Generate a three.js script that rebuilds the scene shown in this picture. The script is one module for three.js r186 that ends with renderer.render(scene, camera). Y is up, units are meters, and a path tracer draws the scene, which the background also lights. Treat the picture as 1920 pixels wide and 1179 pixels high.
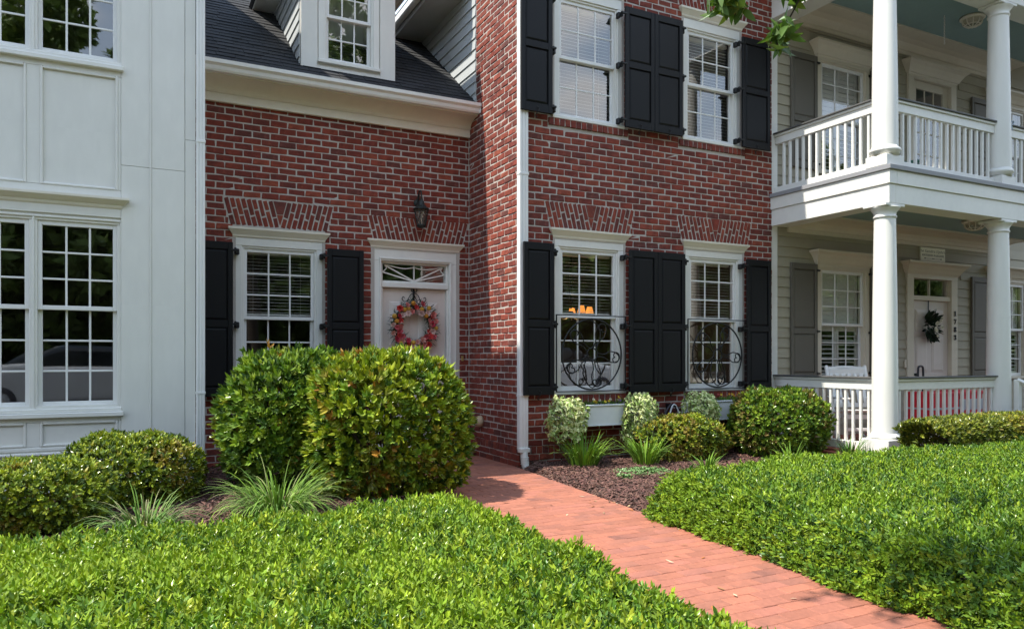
import * as THREE from 'three';
import { mergeGeometries, mergeVertices } from 'three/addons/utils/BufferGeometryUtils.js';
import { TextGeometry } from 'three/addons/geometries/TextGeometry.js';
import { FontLoader } from 'three/addons/loaders/FontLoader.js';

// ------------------------------------------------------------ camera, sky, sun, exposure
const scene = new THREE.Scene();
const W = 1920, H = 1179, FOCAL = 1410, HORIZON = 671;
const camera = new THREE.PerspectiveCamera(2 * Math.atan(H / 2 / FOCAL) * 180 / Math.PI, W / H, 0.05, 400);
camera.position.set(-4.08, 1.29, 7.79);
camera.rotation.set(0, -27.05 * Math.PI / 180, 0);
camera.setViewOffset(W, H, 0, -(HORIZON - H / 2), W, H);      // shift lens: the photograph keeps its verticals upright
camera.updateProjectionMatrix();

const EXPOSURE = 1.7;
const SUN_EL = 60 * Math.PI / 180, SUN_BACK = 3.2 * Math.PI / 180;
const sunDir = new THREE.Vector3(-Math.cos(SUN_EL) * Math.cos(SUN_BACK), Math.sin(SUN_EL), -Math.cos(SUN_EL) * Math.sin(SUN_BACK));
const sun = new THREE.DirectionalLight(new THREE.Color().setRGB(1, 0.95, 0.85), 5.0);
sun.position.copy(sunDir).multiplyScalar(40); sun.target.position.set(0, 0, 2);
sun.castShadow = true; sun.shadow.mapSize.set(4096, 4096); sun.shadow.radius = 1.2;
Object.assign(sun.shadow.camera, { left: -16, right: 16, top: 16, bottom: -16, near: 1, far: 90 });
scene.add(sun, sun.target);

// seeded helpers
function mulberry(a) { return () => { a |= 0; a = a + 0x6D2B79F5 | 0; let t = Math.imul(a ^ a >>> 15, 1 | a); t = t + Math.imul(t ^ t >>> 7, 61 | t) ^ t; return ((t ^ t >>> 14) >>> 0) / 4294967296; }; }
const R = mulberry(20240517);
const rr = (a, b) => a + (b - a) * R();
const lerp = (a, b, t) => a + (b - a) * t, clamp = (x, a = 0, b = 1) => Math.min(b, Math.max(a, x));
const sstep = (a, b, x) => { const t = clamp((x - a) / (b - a)); return t * t * (3 - 2 * t); };
const hash = (x, y, s) => { let h = Math.imul(x, 374761393) ^ Math.imul(y, 668265263) ^ Math.imul(s, 1442695041); h = Math.imul(h ^ h >>> 13, 1274126177); return ((h ^ h >>> 16) >>> 0) / 4294967296; };
function vnoise(x, y, s = 0, per = 0) {            // value noise; per > 0 tiles
  const xi = Math.floor(x), yi = Math.floor(y), fx = x - xi, fy = y - yi, w = v => per ? ((v % per) + per) % per : v;
  const u = fx * fx * (3 - 2 * fx), v = fy * fy * (3 - 2 * fy);
  return lerp(lerp(hash(w(xi), w(yi), s), hash(w(xi + 1), w(yi), s), u), lerp(hash(w(xi), w(yi + 1), s), hash(w(xi + 1), w(yi + 1), s), u), v);
}
function fbm(x, y, oct = 4, s = 0, per = 0) { let a = 0, m = 0, k = 0.5; for (let o = 0; o < oct; o++) { a += k * vnoise(x, y, s + o * 17, per); m += k; k *= 0.5; x *= 2; y *= 2; per *= 2; } return a / m; }

// the sky: blue with drifting white cloud, brighter and paler toward the horizon
{
  const w = 1024, h = 512, d = new Float32Array(w * h * 4);
  for (let j = 0; j < h; j++) for (let i = 0; i < w; i++) {
    const el = (j + 0.5) / h * Math.PI - Math.PI / 2, az = (i + 0.5) / w * 2 * Math.PI, y = Math.sin(el), k = (j * w + i) * 4;
    const t = Math.pow(clamp(y), 0.45);
    let c = [lerp(0.90, 0.38, t), lerp(0.98, 0.57, t), lerp(1.01, 0.90, t)];
    if (y > 0) {
      const q = 1.6 / (y + 0.22), cx = Math.cos(az) * Math.cos(el) * q, cz = Math.sin(az) * Math.cos(el) * q;
      const n = fbm(cx * 1.7 + 31, cz * 1.7 + 11, 6, 5), cl = sstep(0.53, 0.70, n) * 0.92;
      const b = 1.22 - 0.25 * sstep(0.6, 0.8, n);
      c = c.map((v, m) => lerp(v, b * [1, 1, 1.02][m], cl));
    } else c = [0.5, 0.52, 0.5];
    d[k] = c[0] * SKY(); d[k + 1] = c[1] * SKY(); d[k + 2] = c[2] * SKY(); d[k + 3] = 1;
  }
  function SKY() { return 1.2; }
  const t = new THREE.DataTexture(d, w, h, THREE.RGBAFormat, THREE.FloatType);
  t.mapping = THREE.EquirectangularReflectionMapping; t.magFilter = t.minFilter = THREE.LinearFilter; t.needsUpdate = true;
  scene.background = t; scene.environment = t;
}

const renderer = new THREE.WebGLRenderer({ antialias: true });
renderer.toneMapping = THREE.LinearToneMapping; renderer.toneMappingExposure = EXPOSURE;
renderer.shadowMap.enabled = true;

// ------------------------------------------------------------ names and labels
const taken = {};
function numbered(n) { const k = taken[n] = (taken[n] ?? -1) + 1; return k ? n + '_' + String(k).padStart(3, '0') : n; }
function tag(o, label, category, group, kind) { o.userData.label = label; if (category) o.userData.category = category; if (group) o.userData.group = group; if (kind) o.userData.kind = kind; return o; }
function thing(name, label, category, pos = [0, 0, 0], turn = 0, group) {
  const g = new THREE.Group(); g.name = numbered(name); g.position.set(...pos); g.rotation.y = turn; scene.add(g);
  return tag(g, label, category, group);
}
function part(name, geos, mat, parent, label) {
  const g = Array.isArray(geos) ? merge(geos) : geos, m = new THREE.Mesh(g, mat);
  m.name = name; m.castShadow = m.receiveShadow = true; parent.add(m); if (label) m.userData.label = label; return m;
}
function structure(name, geos, mat, label, category) {
  const m = part(numbered(name), geos, mat, scene); m.userData.kind = 'structure';
  if (label) tag(m, label, category); return m;
}
const Y = new THREE.Vector3(0, 1, 0);
const V = (x, y, z) => new THREE.Vector3(x, y, z);

// ------------------------------------------------------------ geometry helpers (metres; uv in metres)
function tidy(g) {
  g = g.index ? g.toNonIndexed() : g;
  for (const k of Object.keys(g.attributes)) if (!['position', 'normal', 'uv', 'color'].includes(k)) g.deleteAttribute(k);
  if (!g.attributes.uv) boxUV(g);
  return g;
}
function merge(list) {
  list = list.flat(9).map(tidy);
  if (list.some(g => g.attributes.color)) for (const g of list) if (!g.attributes.color) g.setAttribute('color', new THREE.BufferAttribute(new Float32Array(g.attributes.position.count * 3).fill(1), 3));
  return list.length === 1 ? list[0] : mergeGeometries(list);
}
function boxUV(g, ou = 0, ov = 0) {
  const p = g.attributes.position, n = g.attributes.normal, uv = new Float32Array(p.count * 2);
  for (let i = 0; i < p.count; i++) {
    const ax = Math.abs(n.getX(i)), ay = Math.abs(n.getY(i)), az = Math.abs(n.getZ(i));
    let u, v; if (az >= ax && az >= ay) { u = p.getX(i); v = p.getY(i); } else if (ax >= ay) { u = p.getZ(i); v = p.getY(i); } else { u = p.getX(i); v = p.getZ(i); }
    uv[2 * i] = u + ou; uv[2 * i + 1] = v + ov;
  }
  g.setAttribute('uv', new THREE.BufferAttribute(uv, 2)); return g;
}
function polyGeo(tris) {                                       // flat-shaded triangles [[a,b,c],...]
  const pos = new Float32Array(tris.length * 9); let k = 0;
  for (const t of tris) for (const v of t) { pos[k++] = v[0]; pos[k++] = v[1]; pos[k++] = v[2]; }
  const g = new THREE.BufferGeometry(); g.setAttribute('position', new THREE.BufferAttribute(pos, 3)); g.computeVertexNormals(); return boxUV(g);
}
// chamfered box centred on the origin; jitter moves its corners
function cbox(w, h, d, b = 0.003, jit = 0, rnd = R) {
  const hs = [w / 2, h / 2, d / 2]; b = Math.min(b, ...hs.map(x => x * 0.49));
  const J = {}, P = (sg, i) => { const key = sg.join(); J[key] ??= [0, 1, 2].map(() => (rnd() - 0.5) * 2 * jit); return [0, 1, 2].map(a => sg[a] * (a === i ? hs[a] : hs[a] - b) + J[key][a]); };
  const tris = [], S = [-1, 1];
  const tri = (a, c, e) => { const n = [0, 1, 2].map(i => (c[(i + 1) % 3] - a[(i + 1) % 3]) * (e[(i + 2) % 3] - a[(i + 2) % 3]) - (c[(i + 2) % 3] - a[(i + 2) % 3]) * (e[(i + 1) % 3] - a[(i + 1) % 3]));
    const m = [0, 1, 2].map(i => (a[i] + c[i] + e[i]) / 3 / hs[i] / hs[i] * hs[i]); tris.push(n[0] * m[0] + n[1] * m[1] + n[2] * m[2] < 0 ? [a, e, c] : [a, c, e]); };
  const quad = (a, c, e, f) => { tri(a, c, e); tri(a, e, f); };
  for (let i = 0; i < 3; i++) {
    const j = (i + 1) % 3, k = (i + 2) % 3, sg = (si, sj, sk) => { const r = []; r[i] = si; r[j] = sj; r[k] = sk; return r; };
    for (const s of S) quad(P(sg(s, -1, -1), i), P(sg(s, 1, -1), i), P(sg(s, 1, 1), i), P(sg(s, -1, 1), i));
    for (const s of S) for (const t of S) quad(P(sg(s, t, -1), i), P(sg(s, t, 1), i), P(sg(s, t, 1), j), P(sg(s, t, -1), j));
  }
  for (const a of S) for (const c of S) for (const e of S) tri(P([a, c, e], 0), P([a, c, e], 1), P([a, c, e], 2));
  return polyGeo(tris);
}
// box by its extents
const bx = (x0, x1, y0, y1, z0, z1, b = 0.003) => cbox(x1 - x0, y1 - y0, z1 - z0, b).translate((x0 + x1) / 2, (y0 + y1) / 2, (z0 + z1) / 2);
// a profile of (z, y) points carried along x
function profX(pts, x0, x1) {
  const g = new THREE.ExtrudeGeometry(new THREE.Shape(pts.map(p => new THREE.Vector2(p[0], p[1]))), { depth: x1 - x0, bevelEnabled: false });
  g.rotateY(-Math.PI / 2); g.translate(x1, 0, 0); return boxUV(tidy(g));
}
// mitred crown: rectangles widening with e (left, right, front); levels [y, e]
function crown(x0, x1, zf, zb, levels) {
  const tris = [], L = levels.map(([y, e]) => [[x0 - e, y, zb], [x0 - e, y, zf + e], [x1 + e, y, zf + e], [x1 + e, y, zb]]);
  const q = (a, b, c, d) => tris.push([a, b, c], [a, c, d]);
  for (let i = 0; i + 1 < L.length; i++) for (let k = 0; k < 3; k++) q(L[i][k], L[i][k + 1], L[i + 1][k + 1], L[i + 1][k]);
  const T = L.at(-1), B = L[0]; q(T[0], T[1], T[2], T[3]); q(B[3], B[2], B[1], B[0]); for (let i = 0; i + 1 < L.length; i++) q(L[i][3], L[i][0], L[i + 1][0], L[i + 1][3]);
  return polyGeo(tris);
}
// wall slab with holes: rectangle in (u, v) with thickness t behind its face at w = 0
function slab(u0, u1, v0, v1, t, holes = []) {
  const s = new THREE.Shape([[u0, v0], [u1, v0], [u1, v1], [u0, v1]].map(p => new THREE.Vector2(...p)));
  for (const [a, b, c, d] of holes) s.holes.push(new THREE.Path([[a, c], [a, d], [b, d], [b, c]].map(p => new THREE.Vector2(...p))));
  const g = new THREE.ExtrudeGeometry(s, { depth: t, bevelEnabled: false }); g.translate(0, 0, -t); return boxUV(tidy(g));
}
function tube(pts, r, seg = 24, rad = 6, closed = false) { return boxUV(tidy(new THREE.TubeGeometry(new THREE.CatmullRomCurve3(pts.map(p => p.isVector3 ? p : V(...p)), closed), seg, r, rad, closed))); }
function rod(a, b, r, r2 = r, n = 8) {
  a = V(...a); b = V(...b); const d = b.clone().sub(a), g = new THREE.CylinderGeometry(r2, r, d.length(), n);
  g.applyQuaternion(new THREE.Quaternion().setFromUnitVectors(Y, d.clone().normalize())); const m = a.add(b).multiplyScalar(0.5); g.translate(m.x, m.y, m.z); return tidy(g);
}
function bar(a, b, w, d = w, bev = 0.002) {                    // square bar between two points
  a = V(...a); b = V(...b); const v = b.clone().sub(a), g = cbox(w, v.length(), d, bev);
  g.applyQuaternion(new THREE.Quaternion().setFromUnitVectors(Y, v.clone().normalize())); const m = a.add(b).multiplyScalar(0.5); g.translate(m.x, m.y, m.z); return g;
}
const lathe = (pts, n = 24) => tidy(new THREE.LatheGeometry(pts.map(p => new THREE.Vector2(p[0], p[1])), n));
function ball(r, x, y, z, n = 8, sy = 1) { const g = new THREE.SphereGeometry(r, n, Math.max(4, n - 2)); g.scale(1, sy, 1); g.translate(x, y, z); return tidy(g); }
const scaleUV = (g, s) => { const u = g.attributes.uv; for (let i = 0; i < u.count; i++) u.setXY(i, u.getX(i) * s, u.getY(i) * s); return g; };

// ------------------------------------------------------------ textures and materials
function tex(n, f, srgb = true, rep = 1) {
  const d = new Uint8Array(n * n * 4);
  for (let j = 0; j < n; j++) for (let i = 0; i < n; i++) { const c = f(i / n, j / n), k = (j * n + i) * 4; for (let m = 0; m < 3; m++) d[k + m] = clamp(Array.isArray(c) ? c[m] : c) * 255; d[k + 3] = 255; }
  const t = new THREE.DataTexture(d, n, n); t.wrapS = t.wrapT = THREE.RepeatWrapping; t.magFilter = THREE.LinearFilter; t.minFilter = THREE.LinearMipmapLinearFilter; t.generateMipmaps = true;
  t.repeat.set(rep, rep); if (srgb) t.colorSpace = THREE.SRGBColorSpace; t.needsUpdate = true; return t;
}
const lin = (r, g, b) => new THREE.Color().setRGB(r, g, b);
const paintMap = tex(512, (u, v) => { const a = fbm(u * 6, v * 6, 5, 3, 6), b = fbm(u * 40, v * 12, 3, 9, 40); return 0.93 + 0.07 * (0.6 * a + 0.4 * b); }, true, 0.5);
const paintBump = tex(512, (u, v) => 0.5 + 0.35 * (fbm(u * 60, v * 16, 3, 4, 60) - 0.5) + 0.4 * (fbm(u * 5, v * 5, 3, 8, 5) - 0.5), false, 0.6);
const grainBump = tex(512, (u, v) => 0.5 + 0.9 * (fbm(u * 64, v * 64, 3, 7, 64) - 0.5), false, 2);
const M = {};
const std = (name, o) => M[name] = new THREE.MeshStandardMaterial(o);
const paint = (name, r, g, b, rough = 0.5, o = {}) => std(name, { color: lin(r, g, b), roughness: rough, map: paintMap, bumpMap: paintBump, bumpScale: 0.0004, ...o });
paint('white', 0.77, 0.755, 0.70, 0.45);
paint('cream', 0.76, 0.71, 0.60, 0.5);  // white eaves and cornices with warm ground bounce tinted in; also cream fittings
paint('houseWhite', 0.74, 0.725, 0.67, 0.6);
paint('vinyl', 0.80, 0.79, 0.76, 0.38);
M.black = new THREE.MeshPhysicalMaterial({ color: lin(0.0075, 0.0075, 0.0085), roughness: 0.5, specularIntensity: 0.45, bumpMap: paintBump, bumpScale: 0.0006 });
paint('siding', 0.37, 0.335, 0.245, 0.6);
paint('sidingGrey', 0.46, 0.48, 0.48, 0.6);
paint('taupe', 0.118, 0.104, 0.078, 0.6);
paint('porchTrimBounce', 0.64, 0.575, 0.45, 0.5);  // tan copy of the white trim: brick floor bounce painted into the colour
paint('haint', 0.24, 0.35, 0.34, 0.6);
paint('doorPink', 0.68, 0.60, 0.54, 0.45);
paint('deckGrey', 0.28, 0.28, 0.29, 0.6);
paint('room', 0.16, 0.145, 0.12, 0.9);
paint('blind', 0.70, 0.69, 0.64, 0.55);
std('iron', { color: lin(0.012, 0.012, 0.012), roughness: 0.5, metalness: 0.3, bumpMap: grainBump, bumpScale: 0.0006 });
std('bronze', { color: lin(0.03, 0.034, 0.03), roughness: 0.55, metalness: 0.5, bumpMap: grainBump, bumpScale: 0.001 });
std('steel', { color: lin(0.5, 0.5, 0.5), roughness: 0.35, metalness: 0.9 });
std('brass', { color: lin(0.55, 0.40, 0.16), roughness: 0.4, metalness: 0.9 });
M.glass = new THREE.MeshPhysicalMaterial({ color: 0xffffff, roughness: 0.015, transmission: 1, thickness: 0, ior: 2.3, specularIntensity: 1 });
M.lampGlass = new THREE.MeshPhysicalMaterial({ color: lin(0.8, 0.78, 0.7), roughness: 0.25, transmission: 0.9, thickness: 0, ior: 1.5 });
// ------------------------------------------------------------ builders shared by the three houses
function raised(x0, x1, y0, y1, z0, z1, bev) {
  const a = [[x0, y0, z0], [x1, y0, z0], [x1, y1, z0], [x0, y1, z0]], b = [[x0 + bev, y0 + bev, z1], [x1 - bev, y0 + bev, z1], [x1 - bev, y1 - bev, z1], [x0 + bev, y1 - bev, z1]], t = [];
  for (let i = 0; i < 4; i++) { const j = (i + 1) % 4; t.push([a[i], a[j], b[j]], [a[i], b[j], b[i]]); }
  t.push([b[0], b[1], b[2]], [b[0], b[2], b[3]]); t.push([a[0], a[2], a[1]], [a[0], a[3], a[2]]); return polyGeo(t);
}
const paneGeo = new THREE.PlaneGeometry(1, 1);
function addPane(parent, x0, x1, y0, y1, z) {
  const p = new THREE.Mesh(paneGeo, M.glass); p.name = 'pane'; p.position.set((x0 + x1) / 2, (y0 + y1) / 2, z); p.scale.set(x1 - x0, y1 - y0, 1);
  p.rotation.set(rr(-0.0025, 0.0025), rr(-0.0025, 0.0025), 0); p.castShadow = p.receiveShadow = true; parent.add(p); return p;
}
// one sash with its muntin grid and panes
function sash(win, x0, x1, y0, y1, zf, rows, cols, rails, mat, mw = 0.018) {
  const st = 0.036, [rb, rt] = rails, t = 0.034;
  part('sash', [bx(x0, x0 + st, y0, y1, zf - t, zf), bx(x1 - st, x1, y0, y1, zf - t, zf), bx(x0 + st, x1 - st, y0, y0 + rb, zf - t, zf - 0.001), bx(x0 + st, x1 - st, y1 - rt, y1, zf - t, zf - 0.001)], mat, win);
  const gx0 = x0 + st, gx1 = x1 - st, gy0 = y0 + rb, gy1 = y1 - rt, m = [];
  for (let c = 1; c < cols; c++) { const x = lerp(gx0, gx1, c / cols); m.push(bx(x - mw / 2, x + mw / 2, gy0, gy1, zf - 0.026, zf - 0.01, 0.003)); }
  for (let r = 1; r < rows; r++) { const y = lerp(gy0, gy1, r / rows); m.push(bx(gx0, gx1, y - mw / 2, y + mw / 2, zf - 0.025, zf - 0.011, 0.003)); }
  if (m.length) part('muntin', m, mat, win);
  for (let c = 0; c < cols; c++) for (let r = 0; r < rows; r++) addPane(win, lerp(gx0, gx1, c / cols), lerp(gx0, gx1, (c + 1) / cols), lerp(gy0, gy1, r / rows), lerp(gy0, gy1, (r + 1) / rows), zf - 0.018);
}
function blindPart(win, x0, x1, y0, y1, z, pitch, tilt, w = 0.045) {
  const g = [bx(x0, x1, y1 - 0.05, y1, z - 0.03, z + 0.03), bx(x0, x1, y0, y0 + 0.02, z - 0.025, z + 0.025)];
  for (let y = y0 + pitch; y < y1 - 0.05; y += pitch) { const s = new THREE.BoxGeometry(x1 - x0, 0.0025, w); s.rotateX(tilt + rr(-0.05, 0.05)); s.translate((x0 + x1) / 2, y + rr(-0.001, 0.001), z); g.push(boxUV(tidy(s))); }
  for (const x of [x0 + 0.12, x1 - 0.12]) g.push(bx(x - 0.0015, x + 0.0015, y0, y1, z - 0.024, z - 0.021, 0.0005));
  const b = part('blind', g, M.blind, win); b.userData.kind = 'stuff'; return b;
}
// double-hung window: casing (the part itself) with sill, cornice, sashes, muntins and panes
function hungWindow(parent, o) {
  const { cx, w, y0, y1, zf, casing = 0.1, rows = [3, 3], cols = 3, head = 0.09, cornice, sill = true, mat = M.vinyl, trim = M.white, split = (y0 + y1) / 2, depth = 0.14, crownMat = M.cream } = o;
  const xl = cx - w / 2, xr = cx + w / 2, g = [];
  for (const [a, b] of [[xl - casing, xl], [xr, xr + casing]]) g.push(bx(a, b, y0 - (sill ? 0 : casing), y1, zf - depth, zf, 0.004));
  g.push(bx(xl - casing, xr + casing, y1, y1 + head, zf - depth, zf + 0.002, 0.004));
  for (const [a, b] of [[xl - 0.003, xl + 0.022], [xr - 0.022, xr + 0.003]]) g.push(bx(a, b, y0, y1 - 0.0255, zf - depth, zf - 0.012, 0.004));
  g.push(bx(xl, xr, y1 - 0.025, y1 + 0.002, zf - depth, zf - 0.013, 0.004));
  const win = part('window', g, trim, parent);
  if (sill) part('sill', [bx(xl - casing - 0.01, xr + casing + 0.01, y0 - 0.045, y0 - 0.002, zf - depth, zf + 0.03, 0.006)], trim, win);
  if (cornice) part('cornice', [crown(xl - casing, xr + casing, zf + 0.003, zf - depth, cornice.map(([dy, e]) => [y1 + head + dy, e]))], crownMat, win);
  const i = 0.022;
  sash(win, xl + i, xr - i, split - 0.02, y1 - i, zf - 0.03, rows[0], cols, [0.04, 0.045], mat);
  sash(win, xl + i, xr - i, y0, split + 0.02, zf - 0.068, rows[1], cols, [0.055, 0.04], mat);
  return win;
}
// raised-panel shutter with hinges on one side
function shutter(parent, x0, x1, y0, y1, z, mid, mat, hingeSide, hold = true, label) {
  const t = 0.034, s = 0.055, g = [bx(x0, x0 + s, y0, y1, z, z + t, 0.004), bx(x1 - s, x1, y0, y1, z, z + t, 0.004)];
  for (const [a, b] of [[y0, y0 + 0.1], [mid - 0.04, mid + 0.04], [y1 - 0.085, y1]]) g.push(bx(x0 + s, x1 - s, a, b, z, z + t - 0.001, 0.003));
  const sh = part('shutter', g, mat, parent, label);
  for (const [a, b] of [[y0 + 0.1, mid - 0.04], [mid + 0.04, y1 - 0.085]]) part('panel', [bx(x0 + s, x1 - s, a, b, z + 0.006, z + 0.014, 0.001), raised(x0 + s + 0.006, x1 - s - 0.006, a + 0.006, b - 0.006, z + 0.0145, z + 0.028, 0.022)], mat, sh);
  if (hingeSide) { const hx = hingeSide > 0 ? x1 : x0;
    for (const y of [y1 - 0.09, mid, y0 + 0.09]) part('hinge', [bx(hx - 0.012 + hingeSide * 0.03, hx + 0.012 + hingeSide * 0.03, y - 0.035, y + 0.035, z - 0.03, z + 0.01, 0.006), bx(Math.min(hx - hingeSide * 0.02, hx + hingeSide * 0.05), Math.max(hx - hingeSide * 0.02, hx + hingeSide * 0.05), y - 0.012, y + 0.012, z + 0.012, z + t + 0.006, 0.003), bx(hx + hingeSide * 0.055 - 0.022, hx + hingeSide * 0.055 + 0.022, y - 0.045, y + 0.028, z - 0.085, z - 0.02, 0.01)], M.iron, sh);
  }
  if (hold) { const hx = x0 + (x1 - x0) * 0.5; part('holdback', [tube([[hx - 0.012, y0 + 0.05, z + t + 0.012], [hx + 0.016, y0 + 0.035, z + t + 0.014], [hx, y0 - 0.005, z + t + 0.012], [hx - 0.018, y0 - 0.04, z + 0.02], [hx + 0.012, y0 - 0.06, z], [hx + 0.016, y0 - 0.035, z - 0.01]], 0.005, 20, 5)], M.iron, sh); }
  return sh;
}
// a closed room behind the windows (floor, ceiling, back and sides), open toward the wall
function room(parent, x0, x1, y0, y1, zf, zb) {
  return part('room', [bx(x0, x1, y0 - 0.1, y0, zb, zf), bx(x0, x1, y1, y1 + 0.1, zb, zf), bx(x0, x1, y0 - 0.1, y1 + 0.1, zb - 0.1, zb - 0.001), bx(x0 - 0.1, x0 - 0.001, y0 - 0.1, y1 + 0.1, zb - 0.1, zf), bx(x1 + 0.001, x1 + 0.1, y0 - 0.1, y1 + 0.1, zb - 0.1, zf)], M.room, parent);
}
function downspout(parent, x0, x1, z0, z1, y0, y1, joints = []) {
  const g = [], n = 3, w = (x1 - x0);
  g.push(bx(x0, x1, y0, y1, z0, z1 - 0.006, 0.006));
  for (let i = 0; i < n; i++) g.push(bx(x0 + w * (i + 0.12) / n, x0 + w * (i + 0.88) / n, y0 + 0.001, y1 - 0.001, z1 - 0.012, z1, 0.005));
  const d = part('downspout', g, M.vinyl, parent);
  for (const y of joints) part('strap', [bx(x0 - 0.004, x1 + 0.004, y, y + 0.03, z0, z1 + 0.004, 0.003)], M.vinyl, d);
  return d;
}

// ------------------------------------------------------------ bricks
const brickMap = tex(512, (u, v) => { const a = fbm(u * 10, v * 10, 5, 2, 10), b = vnoise(u * 128, v * 128, 6, 128), s = sstep(0.62, 0.78, fbm(u * 16, v * 16, 4, 40, 16)); const k = 0.72 + 0.36 * a + 0.1 * (b - 0.5); return [k + 0.16 * s, k * 0.97 + 0.26 * s, k * 0.95 + 0.26 * s]; }, true, 1.6);
const brickBump = tex(512, (u, v) => 0.55 * fbm(u * 24, v * 24, 4, 12, 24) + 0.45 * fbm(u * 80, v * 80, 2, 13, 80), false, 1.6);
std('brick', { vertexColors: true, roughness: 0.88, map: brickMap, bumpMap: brickBump, bumpScale: 0.006 });
std('mortar', { color: lin(0.47, 0.425, 0.38), roughness: 0.95, map: paintMap, bumpMap: brickBump, bumpScale: 0.006 });
const BL = 0.193, BH = 0.0675, BD = 0.05, CO = 0.079, MOD = 0.203;
const brickTone = [[0.225, 0.042, 0.024], [0.255, 0.051, 0.028], [0.205, 0.037, 0.023], [0.275, 0.06, 0.031], [0.19, 0.038, 0.025], [0.24, 0.044, 0.025], [0.18, 0.038, 0.026], [0.22, 0.046, 0.028], [0.165, 0.044, 0.033], [0.26, 0.05, 0.027], [0.235, 0.041, 0.024], [0.185, 0.035, 0.023]];
function colored(g, c) { const n = g.attributes.position.count, a = new Float32Array(n * 3); for (let i = 0; i < n; i++) a.set(c, i * 3); g.setAttribute('color', new THREE.BufferAttribute(a, 3)); return g; }
const brickProto = Array.from({ length: 36 }, (_, i) => { const g = cbox(BL, BH, BD, 0.006, 0.004); boxUV(g, rr(0, 5), rr(0, 5)); const k = rr(0.88, 1.1); return colored(g, brickTone[i % 12].map(v => v * k)); });
const m4 = (x, y, z, sx = 1, sy = 1, sz = 1, q = new THREE.Quaternion()) => new THREE.Matrix4().compose(V(x, y, z), q, V(sx, sy, sz));
// running bond over [u0,u1] x [v0,v1] leaving out blocks (v -> [a, b] or null); brick faces at w = 0
function layBricks(u0, u1, v0, v1, blocks, phase = 0) {
  const out = [], n = Math.floor((v1 - v0) / CO + 0.001);
  for (let k = 0; k < n; k++) {
    const v = v0 + (k + 0.5) * CO; let runs = [[u0, u1]];
    for (const b of blocks) { const iv = b(v); if (!iv) continue; runs = runs.flatMap(([a, c]) => iv[1] <= a || iv[0] >= c ? [[a, c]] : [[a, iv[0]], [iv[1], c]].filter(r => r[1] - r[0] > 0.025)); }
    for (const [a, c] of runs) {
      const off = (k % 2 ? 0 : MOD / 2) + phase; let cuts = [a];
      for (let j = Math.ceil((a - off) / MOD); off + j * MOD < c; j++) { const x = off + j * MOD; if (x > a + 0.04 && x < c - 0.04) cuts.push(x); }
      cuts.push(c);
      for (let i = 0; i + 1 < cuts.length; i++) { const l = cuts[i + 1] - cuts[i] - 0.012; if (l > 0.012) out.push({ m: m4((cuts[i] + cuts[i + 1]) / 2 + rr(-0.002, 0.002), v + rr(-0.0015, 0.0015), -BD / 2 + rr(-0.0025, 0.0025), l / BL, 1, 1), l }); }
    }
  }
  return out;
}
const rect = (a, b, c, d) => v => v > c && v < d ? [a, b] : null;
const archShape = (cx, wb, y0, y1, fl = 0.082) => v => v > y0 - 0.01 && v < y1 + 0.01 ? [cx - wb - fl * clamp((v - y0) / (y1 - y0)) - 0.004, cx + wb + fl * clamp((v - y0) / (y1 - y0)) + 0.004] : null;
function archBricks(cx, wb, y0, y1, fl = 0.082) {               // flat arch: leaning stretchers and headers, wedge in the middle
  const out = [], h = y1 - y0, ang = Math.atan2(fl, h), n = Math.round(wb / 0.064), cw = wb / n, L = h / Math.cos(ang) - 0.012;
  for (const s of [-1, 1]) for (let i = 0; i < n; i++) {
    const ub = cx + s * (wb - (i + 0.5) * cw), cut = i % 2 ? 0.62 : 0.38;
    for (const [a, b] of [[0, cut], [cut, 1]]) {
      const t = (a + b) / 2, l = L * (b - a) - 0.013, q = new THREE.Quaternion().setFromAxisAngle(V(0, 0, 1), Math.PI / 2 - s * ang);
      out.push({ m: m4(ub + s * fl * t, y0 + h * t, -BD / 2 + 0.0015 + rr(-0.0015, 0.0015), l / BL, (cw * Math.cos(ang) - 0.0135) / BH, 1, q), l });
    }
  }
  const wg = (ta, tb) => { const z = 0.0015, za = z - BD, a = fl * ta - 0.006, b = fl * tb - 0.006, ya = y0 + h * ta + 0.005, yb = y0 + h * tb - 0.005, p = [[cx - a, ya], [cx + a, ya], [cx + b, yb], [cx - b, yb]], t = [];
    t.push(...[[0, 1, 2], [0, 2, 3]].map(f => f.map(i => [...p[i], z])), ...[[0, 2, 1], [0, 3, 2]].map(f => f.map(i => [...p[i], za])));
    for (let i = 0; i < 4; i++) { const j = (i + 1) % 4; t.push([[...p[i], z], [...p[i], za], [...p[j], za]], [[...p[i], z], [...p[j], za], [...p[j], z]]); } return t; };
  for (const [a, b] of [[0.12, 0.5], [0.5, 1]]) out.push({ geo: colored(polyGeo(wg(a, b)), brickTone[Math.floor(rr(0, 12))]), m: new THREE.Matrix4(), at: V(cx, y0 + h * (a + b) / 2, 0), l: 0.09 });
  return out;
}
function rowlock(u0, u1, v0, v1, proud, slope = 0) {            // bricks on end under a window or in a plinth course
  const n = Math.round((u1 - u0) / 0.079), w = (u1 - u0) / n, out = [], q = new THREE.Quaternion().setFromAxisAngle(V(0, 0, 1), Math.PI / 2);
  const qs = new THREE.Quaternion().setFromAxisAngle(V(1, 0, 0), slope).multiply(q);
  for (let i = 0; i < n; i++) out.push({ m: m4(u0 + (i + 0.5) * w, (v0 + v1) / 2, -BD * 0.5 + proud + rr(-0.002, 0.002), (v1 - v0 - 0.006) / BL, (w - 0.01) / BH, slope ? 1.3 : 1, qs), l: 0.09 });
  return out;
}
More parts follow.
